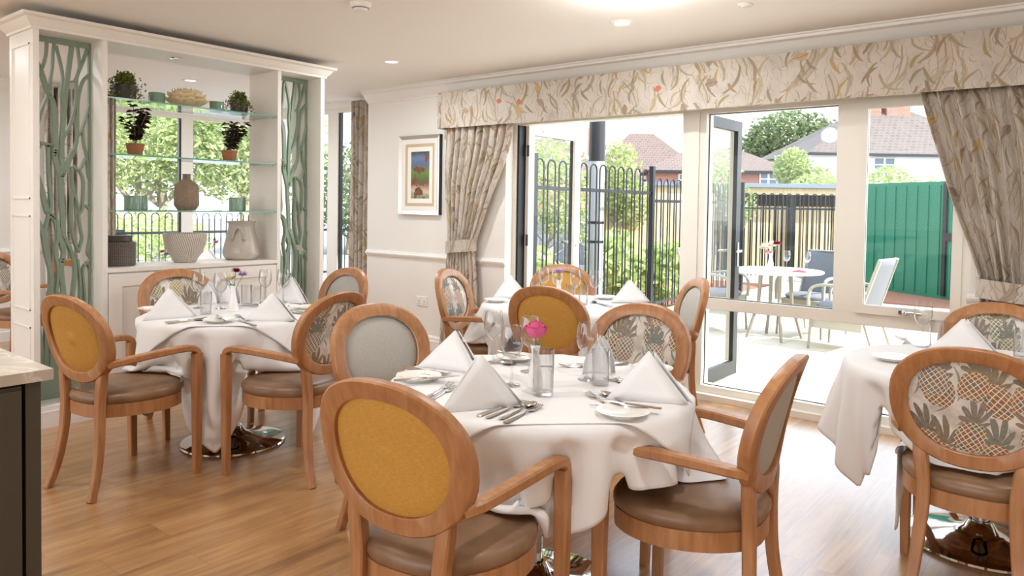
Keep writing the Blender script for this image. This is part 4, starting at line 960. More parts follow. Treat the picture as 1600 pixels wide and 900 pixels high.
def standing_napkin(x, y, deg, label, z=TZ):
    o = link('folded_napkin', BIS, None, (x, y, z), radians(deg)); tag(o, label, 'napkin', 'napkins folded into standing peaks')
    m = o.modifiers.new('thick', 'SOLIDIFY'); m.thickness = 0.002
WG = [(0.0005, 0.001), (0.030, 0.001), (0.034, 0.0025), (0.030, 0.004), (0.012, 0.007), (0.0055, 0.014), (0.004, 0.03), (0.004, 0.085), (0.006, 0.096), (0.018, 0.104), (0.032, 0.120), (0.040, 0.145), (0.041, 0.165), (0.037, 0.195), (0.033, 0.215)]
WGM = MB().lathe(WG, 28).lathe([(0.033, 0.215), (0.0322, 0.2155), (0.0318, 0.213)], 28).mesh('wine_glass', M['glass'])
TUM = [(0.0005, 0.002), (0.028, 0.002), (0.0295, 0.006), (0.033, 0.128), (0.0322, 0.1285), (0.0285, 0.012), (0.0005, 0.010)]
TUMM = MB().lathe(TUM, 28).mesh('tumbler', M['glass']); TUMM.materials[0] = M['glass']
TALL = MB().lathe([(0.0005, 0.002), (0.033, 0.002), (0.035, 0.006), (0.037, 0.158), (0.036, 0.1585), (0.0335, 0.014), (0.0005, 0.011)], 28).mesh('tall_tumbler', M['glass'])
def wine(x, y, label, z=TZ, s=1.0): o = link('wine_glass', WGM, None, (x, y, z)); o.scale = (s, s, s); tag(o, label, 'wine glass', 'stemmed wine glasses')
def tumb(x, y, label, tall=False, z=TZ): tag(link('glass_tumbler', TALL if tall else TUMM, None, (x, y, z)), label, 'tumbler', 'straight glass tumblers')
PLM = MB().lathe([(0.0005, 0.004), (0.045, 0.004), (0.052, 0.006), (0.066, 0.011), (0.083, 0.016), (0.084, 0.018), (0.080, 0.0185), (0.064, 0.014), (0.050, 0.009), (0.0005, 0.0075)], 40).lathe([(0.046, 0.0), (0.048, 0.0), (0.050, 0.006), (0.044, 0.006), (0.046, 0.0)], 40).mesh('side_plate', M['china'])
def plate(x, y, label, z=TZ): tag(link('side_plate', PLM, None, (x, y, z)), label, 'plate', 'white side plates')
def cutlery_mesh(kind):
    hd = MB(); hn = MB()
    def strip(mb, secs, th=0.0022):  # (y, halfwidth, z)
        vs = []
        for y, w_, z in secs:
            vs += [(-w_, y, z), (-w_*0.6, y, z+th), (w_*0.6, y, z+th), (w_, y, z), (0, y, z-th*0.3)]
        n = len(secs); fs = [(i*5+j, i*5+(j+1) % 5, (i+1)*5+(j+1) % 5, (i+1)*5+j) for i in range(n-1) for j in range(5)]
        fs += [(4, 3, 2, 1, 0), tuple((n-1)*5+j for j in range(5))]; mb.add(vs, fs)
    if kind == 'knife':
        strip(hn, [(-0.105, 0.006, 0.002), (-0.10, 0.008, 0.002), (-0.02, 0.0062, 0.002), (0.0, 0.005, 0.002)], 0.005)
        strip(hd, [(0.0, 0.005, 0.003), (0.01, 0.0085, 0.003), (0.07, 0.0095, 0.003), (0.10, 0.007, 0.003), (0.112, 0.001, 0.003)], 0.0015)
    else:
        strip(hn, [(-0.10, 0.005, 0.004), (-0.095, 0.009, 0.004), (-0.05, 0.0065, 0.003), (0.0, 0.0035, 0.003), (0.03, 0.003, 0.007)], 0.0025)
        if kind == 'fork':
            strip(hd, [(0.03, 0.003, 0.007), (0.042, 0.010, 0.005), (0.055, 0.0125, 0.004)], 0.0018)
            for x in (-0.0105, -0.0035, 0.0035, 0.0105): hd.sweep([(x, 0.054, 0.005), (x, 0.075, 0.004), (x*0.9, 0.098, 0.009)], rect(0.0035, 0.002, 0.0005))
        else:
            vs = []; N = 16; R2 = 6
            for r in range(R2+1):
                k = r/R2
                for q in range(N):
                    a = 2*pi*q/N; wy = 0.030+0.004*sin(a); vs.append((0.019*k*cos(a)*(1-0.12*sin(a)), 0.060+wy*k*sin(a), 0.001+0.009*k*k))
            fs = [(r*N+q, r*N+(q+1) % N, (r+1)*N+(q+1) % N, (r+1)*N+q) for r in range(R2) for q in range(N)]; hd.add(vs, fs)
            vs2 = [(x*1.02, 0.06+(y-0.06)*1.02, z-0.0012) for x, y, z in vs]; hd.add(vs2, [tuple(reversed(f)) for f in fs])
    return hn.mesh(kind+'_handle', M['steel']), hd.mesh({'knife': 'blade', 'fork': 'tines', 'spoon': 'bowl'}[kind], M['steel'])
CUT = {k: cutlery_mesh(k) for k in ('knife', 'fork', 'spoon')}
def cutlery(kind, x, y, deg, label, z=TZ, tilt=0):
    t = thing({'knife': 'table_knife', 'fork': 'dinner_fork', 'spoon': 'dessert_spoon'}[kind], label, kind, (x, y, z), 0, 'steel cutlery')
    t.rotation_euler = (tilt, 0, radians(deg)); t.scale = (1.12, 1.12, 1.12)
    link('handle', CUT[kind][0], t); link({'knife': 'blade', 'fork': 'tines', 'spoon': 'bowl'}[kind], CUT[kind][1], t)
def vase(x, y, label, flowers, z=TZ, s=1.0):
    t = thing('bud_vase', label, 'vase', (x, y, z)); t.scale = (s, s, s)
    MB().lathe([(0.0005, 0.0), (0.026, 0.0), (0.029, 0.004), (0.028, 0.02), (0.0225, 0.06), (0.016, 0.095), (0.0135, 0.115), (0.015, 0.135), (0.0185, 0.152), (0.017, 0.152), (0.012, 0.12), (0.0005, 0.11)], 28).build('vase_body', M['porcelain'], t)
    return t
M['petal_pink'] = plain('pink_petal', 'DB5C8C', 0.5, noise=0.22, nscale=45); M['petal_lilac'] = plain('lilac_petal', 'C9A3CC', 0.5, noise=0.1, nscale=60)
M['petal_red'] = plain('crimson_petal', '8E2338', 0.5); M['petal_white'] = plain('cream_petal', 'F2EBD2', 0.5); M['stem'] = plain('flower_stem', '6E9150', 0.5); M['petal_rosy'] = plain('rosy_petal', 'D68BA5', 0.5)
def rose(mb, c, r):
    c = Vector(c); rs = random.Random(4)
    for ring, (n, rr, op, hh) in enumerate([(3, 0.25, 0.0, 1.2), (4, 0.48, 0.03, 1.15), (5, 0.70, 0.12, 1.05), (5, 0.86, 0.30, 0.9)]):
        for q in range(n):
            a0 = 2*pi*q/n+ring*0.7
            def fn(i, j):
                a = a0+(i-0.5)*(2.3*pi/n); ph = (0.08+0.60*j)*pi; ra = r*rr*sin(ph)*(1+0.10*(2*i-1)**2*j)+r*op*j**4
                z = -0.8*r+r*1.5*hh*(1-cos(ph))/1.75-r*op*0.35*j**5-0.14*r*(2*i-1)**2*j
                return c+Vector((ra*cos(a), ra*sin(a), z))
            mb.grid(fn, 9, 8)
    return mb
def mum(mb, c, r, n=90):
    rs = random.Random(int(c[0]*999)+int(r*9999)); c = Vector(c)
    for q in range(n):
        z = 0.1+0.9*rs.random(); a = rs.random()*2*pi; d = Vector((cos(a)*sqrt(1-z*z*0.8), sin(a)*sqrt(1-z*z*0.8), z*0.8)).normalized(); sd = d.cross(Vector((0.1, 0.2, 1))).normalized(); L = r*rs.uniform(0.8, 1.1)
        mb.add([c+sd*r*0.05, c-sd*r*0.05, c+d*L*0.7-sd*r*0.15, c+d*L*1.15, c+d*L*0.7+sd*r*0.15], [(0, 1, 2, 3, 4)])
    return mb
def leafset(mb, c, n, r, rs):
    for q in range(n):
        a = rs.random()*2*pi; d = Vector((cos(a), sin(a), rs.uniform(-0.3, 0.6))).normalized(); sd = d.cross(Vector((0, 0, 1))).normalized(); c2 = Vector(c); L = r*rs.uniform(0.7, 1.2)
        mb.add([c2, c2+d*L*0.5+sd*L*0.22, c2+d*L, c2+d*L*0.5-sd*L*0.22], [(0, 1, 2, 3)])
    return mb
def flower(name, label, x, y, z, kinds, cat='flower'):
    t = thing(name, label, cat, (x, y, z+0.11)); rs = random.Random(int(x*100))
    for (kind, dx, dy, dz, r) in kinds:
        mb = MB(); c = (dx, dy, dz)
        if kind == 'rose': rose(mb, c, r); mt = 'petal_pink'
        else: mum(mb, c, r); mt = kind
        mb.build('bloom', M[mt], t, sharp=60)
        MB().tube([(0, 0, -0.02), (dx*0.5, dy*0.5, dz*0.5), c], 0.002, 6).build('stem', M['stem'], t)
    leafset(MB(), (0, 0, 0.045), 9, 0.03, rs).build('leaves', M['leaf_dark'], t)
# --- central table
napkin(-2.00, 2.09, 12, 'peaked napkin at the back left of the central table', 1)
napkin(-1.54, 1.76, 60, 'large peaked napkin nearest the mustard armchair on the central table', 2)
napkin(-1.19, 2.20, 25.5, 'peaked napkin at the right of the central table behind the side plate', 0)
standing_napkin(-1.53, 2.44, 30, 'tall rounded napkin behind a wine glass on the central table')
wine(-1.96, 2.31, 'leftmost wine glass on the central table'); wine(-1.66, 2.06, 'wine glass just left of the pink rose vase'); wine(-1.75, 2.28, 'wine glass behind the pink rose vase'); wine(-1.51, 2.32, 'wine glass to the right of the pink rose on the central table')
tumb(-1.497, 2.03, 'tall tumbler just right of the pink rose vase', True); tumb(-1.43, 2.29, 'short tumbler in front of the rounded napkin on the central table')
vase(-1.585, 2.10, 'slim white vase holding the pink rose', 1)
flower('rose', 'single bright pink rose in the slim white vase', -1.585, 2.10, TZ, [('rose', 0, 0, 0.098, 0.040)])
plate(-1.165, 2.00, 'side plate with a knife across it at the front right of the central table')
plate(-1.97, 1.90, 'side plate on the left edge of the central table'); plate(-1.40, 2.62, 'side plate at the far right of the central table'); plate(-1.93, 2.42, 'side plate at the far left of the central table')
cutlery('knife', -1.19, 2.055, 101.5, 'knife lying across the front right side plate', TZ+0.018)
cutlery('spoon', -1.264, 2.136, 65, 'spoon beside the peaked napkin at the right'); cutlery('fork', -1.30, 2.09, 60, 'fork resting left of the front right side plate'); cutlery('fork', -1.35, 2.33, 48, 'fork tucked behind the short tumbler near the right napkin')
for kd, x, y, dg, lb in (('knife', -1.495, 1.800, 4.5, 'knife nearest the large peaked napkin'), ('fork', -1.462, 1.795, 6, 'fork beside the knife by the large napkin'), ('spoon', -1.428, 1.812, 8, 'spoon with its bowl towards the vase, front of the central table'), ('fork', -1.394, 1.79, 9, 'outermost fork at the front of the central table')): cutlery(kd, x, y, dg, lb)
for kd, x, y, dg, lb in (('knife', -2.04, 1.99, -92, 'knife in front of the back left napkin'), ('fork', -2.04, 2.015, -88, 'fork in front of the back left napkin'), ('spoon', -2.05, 1.955, -80, 'spoon in front of the back left napkin')): cutlery(kd, x, y, dg, lb)
cutlery('knife', -1.90, 1.87, -30, 'butter knife on the left side plate', TZ+0.018)
cutlery('fork', -1.79, 1.824, 20, 'fork just left of the large peaked napkin'); cutlery('fork', -1.75, 1.79, 19, 'outer fork left of the large peaked napkin')
cutlery('knife', -1.93, 2.42, 80, 'knife on the far left side plate', TZ+0.018); cutlery('spoon', -1.83, 2.36, 120, 'spoon behind the leftmost wine glass')
for k in range(3): cutlery(('fork', 'knife', 'fork')[k], -1.66+k*0.035, 2.53+k*0.02, 150, ['fork behind the pink rose', 'knife behind the pink rose', 'second fork left of the rounded napkin'][k])
for k in range(2): cutlery('fork', -1.37+k*0.035, 2.42+k*0.02, 130, ['fork behind the short tumbler', 'second fork behind the short tumbler'][k])
# --- left table
napkin(-4.00, 1.97, 76, 'peaked napkin at the front left of the left table', 0); napkin(-3.55, 2.30, 42, 'peaked napkin at the right of the left table', 1)
napkin(-4.12, 2.80, 25, 'peaked napkin at the far right of the left table', 2); standing_napkin(-4.40, 2.42, 60, 'rounded napkin at the back of the left table'); standing_napkin(-4.33, 2.52, 20, 'second rounded napkin at the back of the left table')
plate(-3.70, 2.09, 'side plate at the front of the left table'); plate(-4.36, 2.05, 'side plate at the left end of the left table'); plate(-3.80, 2.72, 'side plate at the far right of the left table')
vase(-4.02, 2.36, 'white vase of mixed flowers on the left table', 1)
flower('flower_posy', 'posy of cream, crimson and lilac flowers on the left table', -4.02, 2.36, TZ, [('petal_white', -0.012, -0.02, 0.07, 0.046), ('petal_red', 0.005, 0.012, 0.12, 0.032), ('petal_lilac', 0.042, 0.035, 0.10, 0.032)], 'flowers')
for k, (x, y) in enumerate([(-4.27, 2.28), (-4.16, 2.36), (-4.22, 2.70), (-4.14, 2.78)]): wine(x, y, ['wine glass at the left of the flower vase on the left table', 'wine glass behind the first on the left table', 'wine glass right of the flower posy on the left table', 'rearmost wine glass on the left table'][k])
for k, (x, y) in enumerate([(-4.02, 2.19), (-4.19, 2.55), (-4.10, 2.56)]): tumb(x, y, ['tumbler in front of the flower vase on the left table', 'tumbler behind the posy on the left table', 'second tumbler behind the posy on the left table'][k])
for k, kd in enumerate(('knife', 'fork', 'spoon')): cutlery(kd, -3.87+k*0.025, 1.98-k*0.01+0.02, 0, ['knife by the front left napkin of the left table', 'fork by the front left napkin of the left table', 'spoon by the front left napkin of the left table'][k])
cutlery('knife', -3.70, 2.10, 70, 'knife lying on the front side plate of the left table', TZ+0.018)
cutlery('fork', -3.72, 2.24, 75, 'fork beside the right napkin of the left table'); cutlery('knife', -3.56, 2.17, 80, 'knife at the front right of the left table')
cutlery('knife', -3.70, 2.55, 100, 'knife at the right edge of the left table'); cutlery('fork', -3.72, 2.60, 100, 'fork at the right edge of the left table'); cutlery('fork', -4.05, 2.62, 110, 'fork at the back of the left table'); cutlery('knife', -4.07, 2.66, 110, 'knife at the back of the left table')
# --- rear table
napkin(-3.27, 4.03, 58, 'peaked napkin at the left of the rear table', 0); napkin(-2.55, 4.44, 45, 'peaked napkin at the right of the rear table', 1)
vase(-2.92, 4.12, 'white vase with a lilac flower on the rear table', 1); flower('lilac_flower', 'single lilac bloom in the vase on the rear table', -2.92, 4.12, TZ, [('petal_lilac', 0.0, 0.0, 0.085, 0.036)])
for k, (x, y) in enumerate([(-3.12, 4.22), (-2.99, 4.20), (-2.84, 4.20), (-2.72, 4.26)]): wine(x, y, ['leftmost wine glass on the rear table', 'wine glass just left of the lilac flower', 'wine glass just right of the lilac flower', 'rightmost wine glass on the rear table'][k])
for k, (x, y) in enumerate([(-3.10, 4.10), (-2.80, 4.08), (-2.72, 4.12)]): tumb(x, y, ['tumbler at the left of the rear table', 'tumbler right of the lilac flower', 'rightmost tumbler on the rear table'][k])
plate(-2.78, 4.50, 'side plate at the far right of the rear table'); plate(-3.22, 3.82, 'side plate under the left napkin of the rear table')
cutlery('fork', -2.60, 4.20, 60, 'fork by the right napkin of the rear table'); cutlery('spoon', -2.66, 4.22, 60, 'spoon by the right napkin of the rear table')
# --- right table
wine(-0.70, 4.03, 'wine glass at the far corner of the right hand table'); tumb(-0.64, 4.03, 'tumbler beside the wine glass on the right hand table'); tumb(-0.30, 3.98, 'tumbler at the right edge of the photo on the right hand table')
napkin(-0.53, 4.00, 8, 'peaked napkin on the right hand table in front of the golden pineapple chair', 1)
plate(-0.73, 3.55, 'side plate at the left edge of the right hand table')
# --- tables beyond the divider
vase(-7.50, 4.16, 'white vase of flowers seen between the bowl and the jug beyond the ledge', 1); flower('flower_posy', 'posy of white and rosy flowers on the table beyond the ledge', -7.50, 4.16, TZ, [('petal_white', -0.03, -0.02, 0.075, 0.03), ('petal_rosy', 0.03, 0.02, 0.09, 0.035), ('petal_red', 0.0, 0.02, 0.12, 0.02)], 'flowers')
vase(-7.05, 3.30, 'glass vase glimpsed behind the dark woven jar', 1) if False else None
wine(-7.62, 4.05, 'wine glass beyond the ledge beside the flower vase'); wine(-7.3, 4.30, 'wine glass beyond the ledge at the right'); napkin(-7.25, 3.95, 50, 'peaked napkin on the table beyond the ledge', 0)
napkin(-6.0, 2.90, 20, 'peaked napkin glimpsed through the branch screen', 2); wine(-6.45, 3.05, 'wine glass on the table behind the left branch screen')
vase(-6.33, 3.06, 'white vase of purple flowers behind the dark woven jar', 1); flower('purple_flowers', 'purple flowers glimpsed just right of the dark woven jar', -6.33, 3.06, TZ, [('petal_lilac', 0.02, 0.02, 0.07, 0.04), ('petal_rosy', -0.02, 0.0, 0.09, 0.03)], 'flowers')

# ------------------------------------------------------------------ things on the glass shelves
def holder(x, y, z, label, r=0.055, h=0.085):
    tag(MB().lathe([(0.0005, 0), (r-0.004, 0), (r, 0.004), (r, h-0.003), (r-0.002, h), (r-0.006, h-0.002), (r-0.007, 0.02), (0.0005, 0.018)], 32).build('candle_holder', M['sagepot'], None, (x, y, z)), label, 'candle holder', 'sage green glass candle holders')
M['sagepot'] = plain('sage_glazed_glass', '7E9C88', 0.22)
holder(-5.23, 2.484, 2.07, 'sage candle holder on the top shelf left of the cream flower bowl', 0.053, 0.085); holder(-5.23, 2.93, 2.07, 'sage candle holder on the top shelf right of the cream flower bowl', 0.05, 0.075)
holder(-5.20, 2.305, 1.335, 'left sage candle holder on the lower shelf', 0.053, 0.10); holder(-5.30, 2.40, 1.335, 'second sage candle holder from the left on the lower shelf', 0.05, 0.10)
holder(-5.20, 3.07, 1.335, 'sage candle holder on the lower shelf right of the tall vase', 0.05, 0.10); holder(-5.31, 3.17, 1.335, 'rightmost sage candle holder on the lower shelf', 0.045, 0.10)
def trailing(x, y, z, r, label, seed, mat):
    t = thing('trailing_plant', label, 'potted plant', (x, y, z)); rs = random.Random(seed)
    MB().lathe([(0.0005, 0), (r*0.62, 0), (r*0.72, 0.004), (r*0.80, r*1.15), (r*0.72, r*1.15), (r*0.7, r*1.0), (0.0005, r*1.0)], 20).build('pot', M['darkpot'], t)
    fo = MB()
    for s_ in range(120):
        a = rs.random()*2*pi; rr = r*rs.uniform(0.1, 1.15); top = Vector((cos(a)*rr*0.45, sin(a)*rr*0.45, r*rs.uniform(1.3, 2.1))); end = Vector((cos(a)*rr*1.25, sin(a)*rr*1.25, max(0.01, r*rs.uniform(0.0, 1.2)) if rr > r*0.6 else r*rs.uniform(1.2, 1.9)))
        for k in range(16):
            q = k/15; p = Vector((0, 0, r)).lerp(top, min(1, q*2)) if q < 0.5 else top.lerp(end, (q-0.5)*2); p = p+Vector((rs.gauss(0, 1), rs.gauss(0, 1), rs.gauss(0, 1)))*r*0.07; p.z = max(p.z, 0.006)
            d = Vector((rs.gauss(0, 1), rs.gauss(0, 1), rs.gauss(0, 1))).normalized(); e = d.orthogonal().normalized(); L = r*rs.uniform(0.08, 0.14)
            fo.add([p-d*L, p+e*L*0.6, p+d*L, p-e*L*0.6], [(0, 1, 2, 3)])
    fo.build('foliage', M[mat], t, smooth=False)
M['darkpot'] = plain('dark_brown_pot', '3C3631', 0.5); M['terracotta'] = plain('terracotta', 'A06A48', 0.7, noise=0.08, nscale=20)
trailing(-5.24, 2.27, 2.07, 0.095, 'large trailing green plant in a dark pot at the left of the top shelf', 11, 'leaf_pot'); trailing(-5.24, 3.12, 2.07, 0.085, 'trailing green plant in a dark pot at the right of the top shelf', 12, 'leaf_pot')
def cream_flower(x, y, z):
    m = MB(); rs = random.Random(5)
    for ring, (n, r, up) in enumerate([(9, 0.135, 0.055), (8, 0.115, 0.09), (7, 0.085, 0.115), (5, 0.05, 0.125)]):
        for q in range(n):
            a0 = 2*pi*q/n+ring*0.35+rs.uniform(-0.1, 0.1); hw = 0.55*r
            def fn(i, j):
                u = i*2-1; ww = hw*sin(min(1, j*1.4)*pi/2)*(1-0.25*j**4); rad = 0.012+r*j; zz = 0.004+up*j**1.6-0.012*j*u*u*(-1)+0.004*sin(u*9+q)*j
                return (rad*cos(a0)-ww*u*sin(a0), rad*sin(a0)+ww*u*cos(a0), zz)
            m.grid(fn, 9, 7)
    m.lathe([(0.0005, 0), (0.03, 0), (0.02, 0.01), (0.0005, 0.015)], 16)
    o = m.build('flower_dish', M['creamflower'], None, (x, y, z), sharp=60); tag(o, 'cream open petalled flower ornament in the middle of the top shelf', 'ornament')
    s = o.modifiers.new('thick', 'SOLIDIFY'); s.thickness = 0.0025; s.offset = 1
M['creamflower'] = plain('cream_ceramic_petals', 'DCC7A0', 0.55)
cream_flower(-5.23, 2.70, 2.072)
def burgundy(x, y, z, label, seed, h, lean):
    t = thing('potted_plant', label, 'potted plant', (x, y, z)); rs = random.Random(seed)
    MB().lathe([(0.0005, 0), (0.042, 0), (0.044, 0.003), (0.057, 0.072), (0.060, 0.074), (0.061, 0.086), (0.056, 0.087), (0.054, 0.074), (0.0005, 0.072)], 26).build('pot', M['terracotta'], t)
    st = MB(); lf = MB()
    for s_ in range(8):
        a = rs.random()*2*pi; tip = Vector((cos(a)*0.075, sin(a)*0.075+lean*rs.random(), 0.08+h*rs.uniform(0.55, 1.0)))
        P = spline([(0, 0, 0.07), (tip.x*0.5+rs.uniform(-.01, .01), tip.y*0.4, 0.07+(tip.z-0.07)*0.5), tuple(tip)], 4); st.tube(P, 0.0025, 5)
        for p in P[2:]:
            for k in range(5):
                b = rs.random()*2*pi; d = Vector((cos(b), sin(b), rs.uniform(-0.5, 0.35))).normalized(); sd = d.cross(Vector((0, 0, 1))).normalized(); L = rs.uniform(0.036, 0.058); nn = d.cross(sd)*0.2*L
                lf.add([p, p+d*L*0.35+sd*L*0.33, p+d*L*0.75+sd*L*0.25, p+d*L, p+d*L*0.75-sd*L*0.25, p+d*L*0.35-sd*L*0.33, p+d*L*0.5-nn], [(0, 1, 6), (1, 2, 6), (2, 3, 6), (3, 4, 6), (4, 5, 6), (5, 0, 6)])
    st.build('stem', M['bark'], t); lf.build('foliage', M['leaf_burg'], t, sharp=180)
burgundy(-5.24, 2.34, 1.705, 'dark leaved plant in a terracotta pot at the left of the middle shelf', 3, 0.26, 0.0); burgundy(-5.24, 3.04, 1.705, 'dark leaved plant in a terracotta pot at the right of the middle shelf', 9, 0.25, 0.06)
def textured(name, c1, c2, kind):
    t = NT(name); co = t.coord(); s = t.new('SeparateXYZ'); t.put(s.inputs[0], co)
    th = t.math('ARCTAN2', s.outputs[1], s.outputs[0])
    if kind == 'chevron':
        a = t.math('MULTIPLY', th, 9.0); tri = t.math('MULTIPLY', t.math('PINGPONG', a, 1.5), 0.7); h = t.math('SINE', t.math('ADD', t.math('MULTIPLY', s.outputs[2], 420), t.math('MULTIPLY', tri, 6)))
    elif kind == 'basket':
        h = t.math('MULTIPLY', t.math('SINE', t.math('ADD', t.math('MULTIPLY', s.outputs[2], 330), t.math('MULTIPLY', th, 26))), t.math('SINE', t.math('SUBTRACT', t.math('MULTIPLY', s.outputs[2], 330), t.math('MULTIPLY', th, 26))))
    else:
        row = t.math('FLOOR', t.math('MULTIPLY', s.outputs[2], 90)); h = t.math('MULTIPLY', t.math('SINE', t.math('ADD', t.math('MULTIPLY', th, 60), t.math('MULTIPLY', row, 1.57))), t.math('ABSOLUTE', t.math('SINE', t.math('MULTIPLY', s.outputs[2], 283))))
    f = t.math('ADD', t.math('MULTIPLY', h, 0.5), 0.5); t.set(t.ramp(f, [(0.2, c1), (0.6, c2)]), 0.5); t.bump(f, 0.8, 0.004); return t.m
M['v_brown'] = textured('brown_chevron_ceramic', '7F6A57', '9C8671', 'chevron'); M['v_dark'] = textured('dark_woven_ceramic', '3B332F', '6E6058', 'basket'); M['v_bowl'] = textured('dimpled_taupe_ceramic', '8E8073', 'D5CBC0', 'dimple'); M['v_jug'] = plain('grey_glazed_stoneware', 'B5ABA0', 0.25, noise=0.06, nscale=14)
v = MB().lathe([(0.0005, 0), (0.060, 0), (0.066, 0.006), (0.085, 0.035), (0.087, 0.05), (0.083, 0.16), (0.078, 0.185), (0.045, 0.212), (0.028, 0.222), (0.026, 0.250), (0.029, 0.262), (0.024, 0.262), (0.020, 0.22), (0.0005, 0.2)], 40)
tag(v.build('ceramic_vase', M['v_brown'], None, (-5.23, 2.70, 1.336), sharp=50), 'brown patterned bottle vase on the lowest glass shelf', 'vase')
b_ = MB().lathe([(0.0005, 0), (0.070, 0), (0.078, 0.006), (0.082, 0.02), (0.115, 0.07), (0.142, 0.13), (0.150, 0.20), (0.148, 0.212), (0.140, 0.212), (0.136, 0.20), (0.126, 0.13), (0.07, 0.03), (0.0005, 0.025)], 48)
tag(b_.build('dimpled_bowl', M['v_bowl'], None, (-5.25, 2.70, 0.9575), sharp=50), 'dimpled taupe planter bowl in the middle of the ledge', 'bowl')
jr = thing('storage_jar', 'dark woven pattern jar with a lid at the left end of the ledge', 'jar', (-5.25, 2.235, 0.9575))
MB().lathe([(0.0005, 0), (0.098, 0), (0.105, 0.006), (0.107, 0.15), (0.102, 0.16), (0.09, 0.165), (0.0005, 0.165)], 40).build('jar_body', M['v_dark'], jr)
MB().lathe([(0.08, 0.164), (0.084, 0.168), (0.084, 0.200), (0.080, 0.205), (0.0005, 0.205)], 40).build('lid', plain('dark_lid', '4A403A', 0.45), jr)
jg = thing('stoneware_jug', 'grey glazed urn with two looped handles at the right end of the ledge', 'urn', (-5.25, 3.15, 0.9575))
MB().lathe([(0.0005, 0), (0.105, 0), (0.118, 0.006), (0.136, 0.035), (0.138, 0.06), (0.125, 0.13), (0.108, 0.20), (0.098, 0.25), (0.096, 0.275), (0.106, 0.287), (0.108, 0.295), (0.100, 0.297), (0.092, 0.28), (0.09, 0.2), (0.0005, 0.05)], 48).build('urn_body', M['v_jug'], jg, sharp=60)
for a0 in (-0.75, 2.4):
    h = MB(); P = [(0.118, -0.045, 0.165), (0.120, -0.035, 0.20), (0.122, -0.02, 0.235), (0.122, 0, 0.247), (0.122, 0.02, 0.235), (0.120, 0.035, 0.20), (0.118, 0.045, 0.165)]
    P = [(p[0]*cos(a0)-p[1]*sin(a0), p[0]*sin(a0)+p[1]*cos(a0), p[2]) for p in spline(P, 4)]; h.tube(P, 0.010, 8, up=(cos(a0), sin(a0), 0)); h.ball(P[0], 0.015); h.ball(P[-1], 0.015)
    h.build('handle', M['v_jug'], jg)

# ------------------------------------------------------------------ outdoors
struct(MB().box(-60, 60, 5.7, 90, -0.16, -0.045).box(-60, -8.7, -40, 5.7, -0.16, -0.045).build('ground_1', M['tarmac'], smooth=False))
struct(MB().box(-5.0, 8, 5.45, 12.6, -0.045, -0.02).box(-9, -3.98, 14, 15.2, -0.045, -0.02).box(-5.0, -4.0, 12.6, 14, -0.045, -0.02).build('ground_2', M['paving'], smooth=False))
struct(MB().box(-60, 60, -60, -5.0, -0.16, -0.045).box(2.9, 60, -5, 5.7, -0.16, -0.045).build('ground_3', M['paving'], smooth=False))
struct(MB().box(-6.5, -5.0, 5.46, 14, -0.045, 0.0).box(-4.0, 4, 12.6, 14.6, -0.045, 0.0).build('ground_4', M['chips'], smooth=False))
struct(MB().box(-9.3, -8.7, -2, 9, -0.045, -0.02).build('ground_5', M['paving'], smooth=False))
# canopy over the patio, carried by the round column
struct(MB().box(-8.0, 1.5, 5.45, 6.1, 2.75, 3.0).build('roof_1', M['ceil'], smooth=False))
cy_ = thing('canopy_column', 'dark round column outside beyond the open left door', 'column', (-5.05, 7.90, -0.02))
MB().lathe([(0.10, 0), (0.10, 2.9)], 28).build('shaft', plain('column_paint', '9A9DA0', 0.35), cy_)
MB().lathe([(0.102, 0.98), (0.104, 0.98), (0.104, 1.01), (0.102, 1.01)], 28).lathe([(0.102, 1.22), (0.104, 1.22), (0.104, 1.25), (0.102, 1.25)], 28).lathe([(0.102, 2.0), (0.103, 2.0), (0.103, 2.9), (0.102, 2.9)], 28).build('dark_bands_and_top_shade', M['dark'], cy_)  # narrow bands, plus a dark top sleeve painting in the canopy's shade

def railing(name, label, p0, p1, top0, top1, pitch=0.15, w=0.09, z0=0.0, posts=(0, 1), group=None, rad=0.009):
    p0 = Vector((p0[0], p0[1], 0)); p1 = Vector((p1[0], p1[1], 0)); L = (p1-p0).length; d = (p1-p0).normalized()
    t = thing(name, label, 'railing', tuple(p0), 0, group); n = int(L/pitch); hb = MB()
    for k in range(n):
        s = (k+0.5)*pitch; top = top0+(top1-top0)*s/L; a = d*(s-w/2); b = d*(s+w/2); c = d*s; rr = w/2
        P = [a+Vector((0, 0, z0+0.08)), a+Vector((0, 0, top-rr))]+[c+d*(-rr*cos(pi*q/6))+Vector((0, 0, top-rr+rr*sin(pi*q/6))) for q in range(1, 6)]+[b+Vector((0, 0, top-rr)), b+Vector((0, 0, z0+0.08))]
        nn = Vector((-d.y, d.x, 0)); hb.tube(P, rad, 5, up=nn)
    hb.build('hooped_bars', M['black'], t)
    for zz in (z0+0.15, -0.30):
        q0 = Vector((0, 0, zz if zz > 0 else top0+zz)); q1 = d*L+Vector((0, 0, zz if zz > 0 else top1+zz)); MB().sweep([q0, q1], rect(0.012, 0.04, 0.001)).build('rail', M['black'], t)
    for k in posts:
        c = d*(L*k); MB().box(c.x-0.03, c.x+0.03, c.y-0.03, c.y+0.03, z0-0.02, (top0 if k < 0.5 else top1)+0.05).build('post', M['black'], t)
    return t
railing('bow_top_railing', 'tall black bow topped railing beyond the open left door', (-4.63, 6.06), (-4.68, 8.66), 1.90, 1.90, pitch=0.21, w=0.14, rad=0.010, group='bow topped railings')
railing('bow_top_railing', 'black bow topped railing running away behind the patio table', (-4.69, 8.78), (-4.94, 12.35), 1.80, 1.82, pitch=0.22, w=0.14, rad=0.010, posts=(1,), group='bow topped railings')
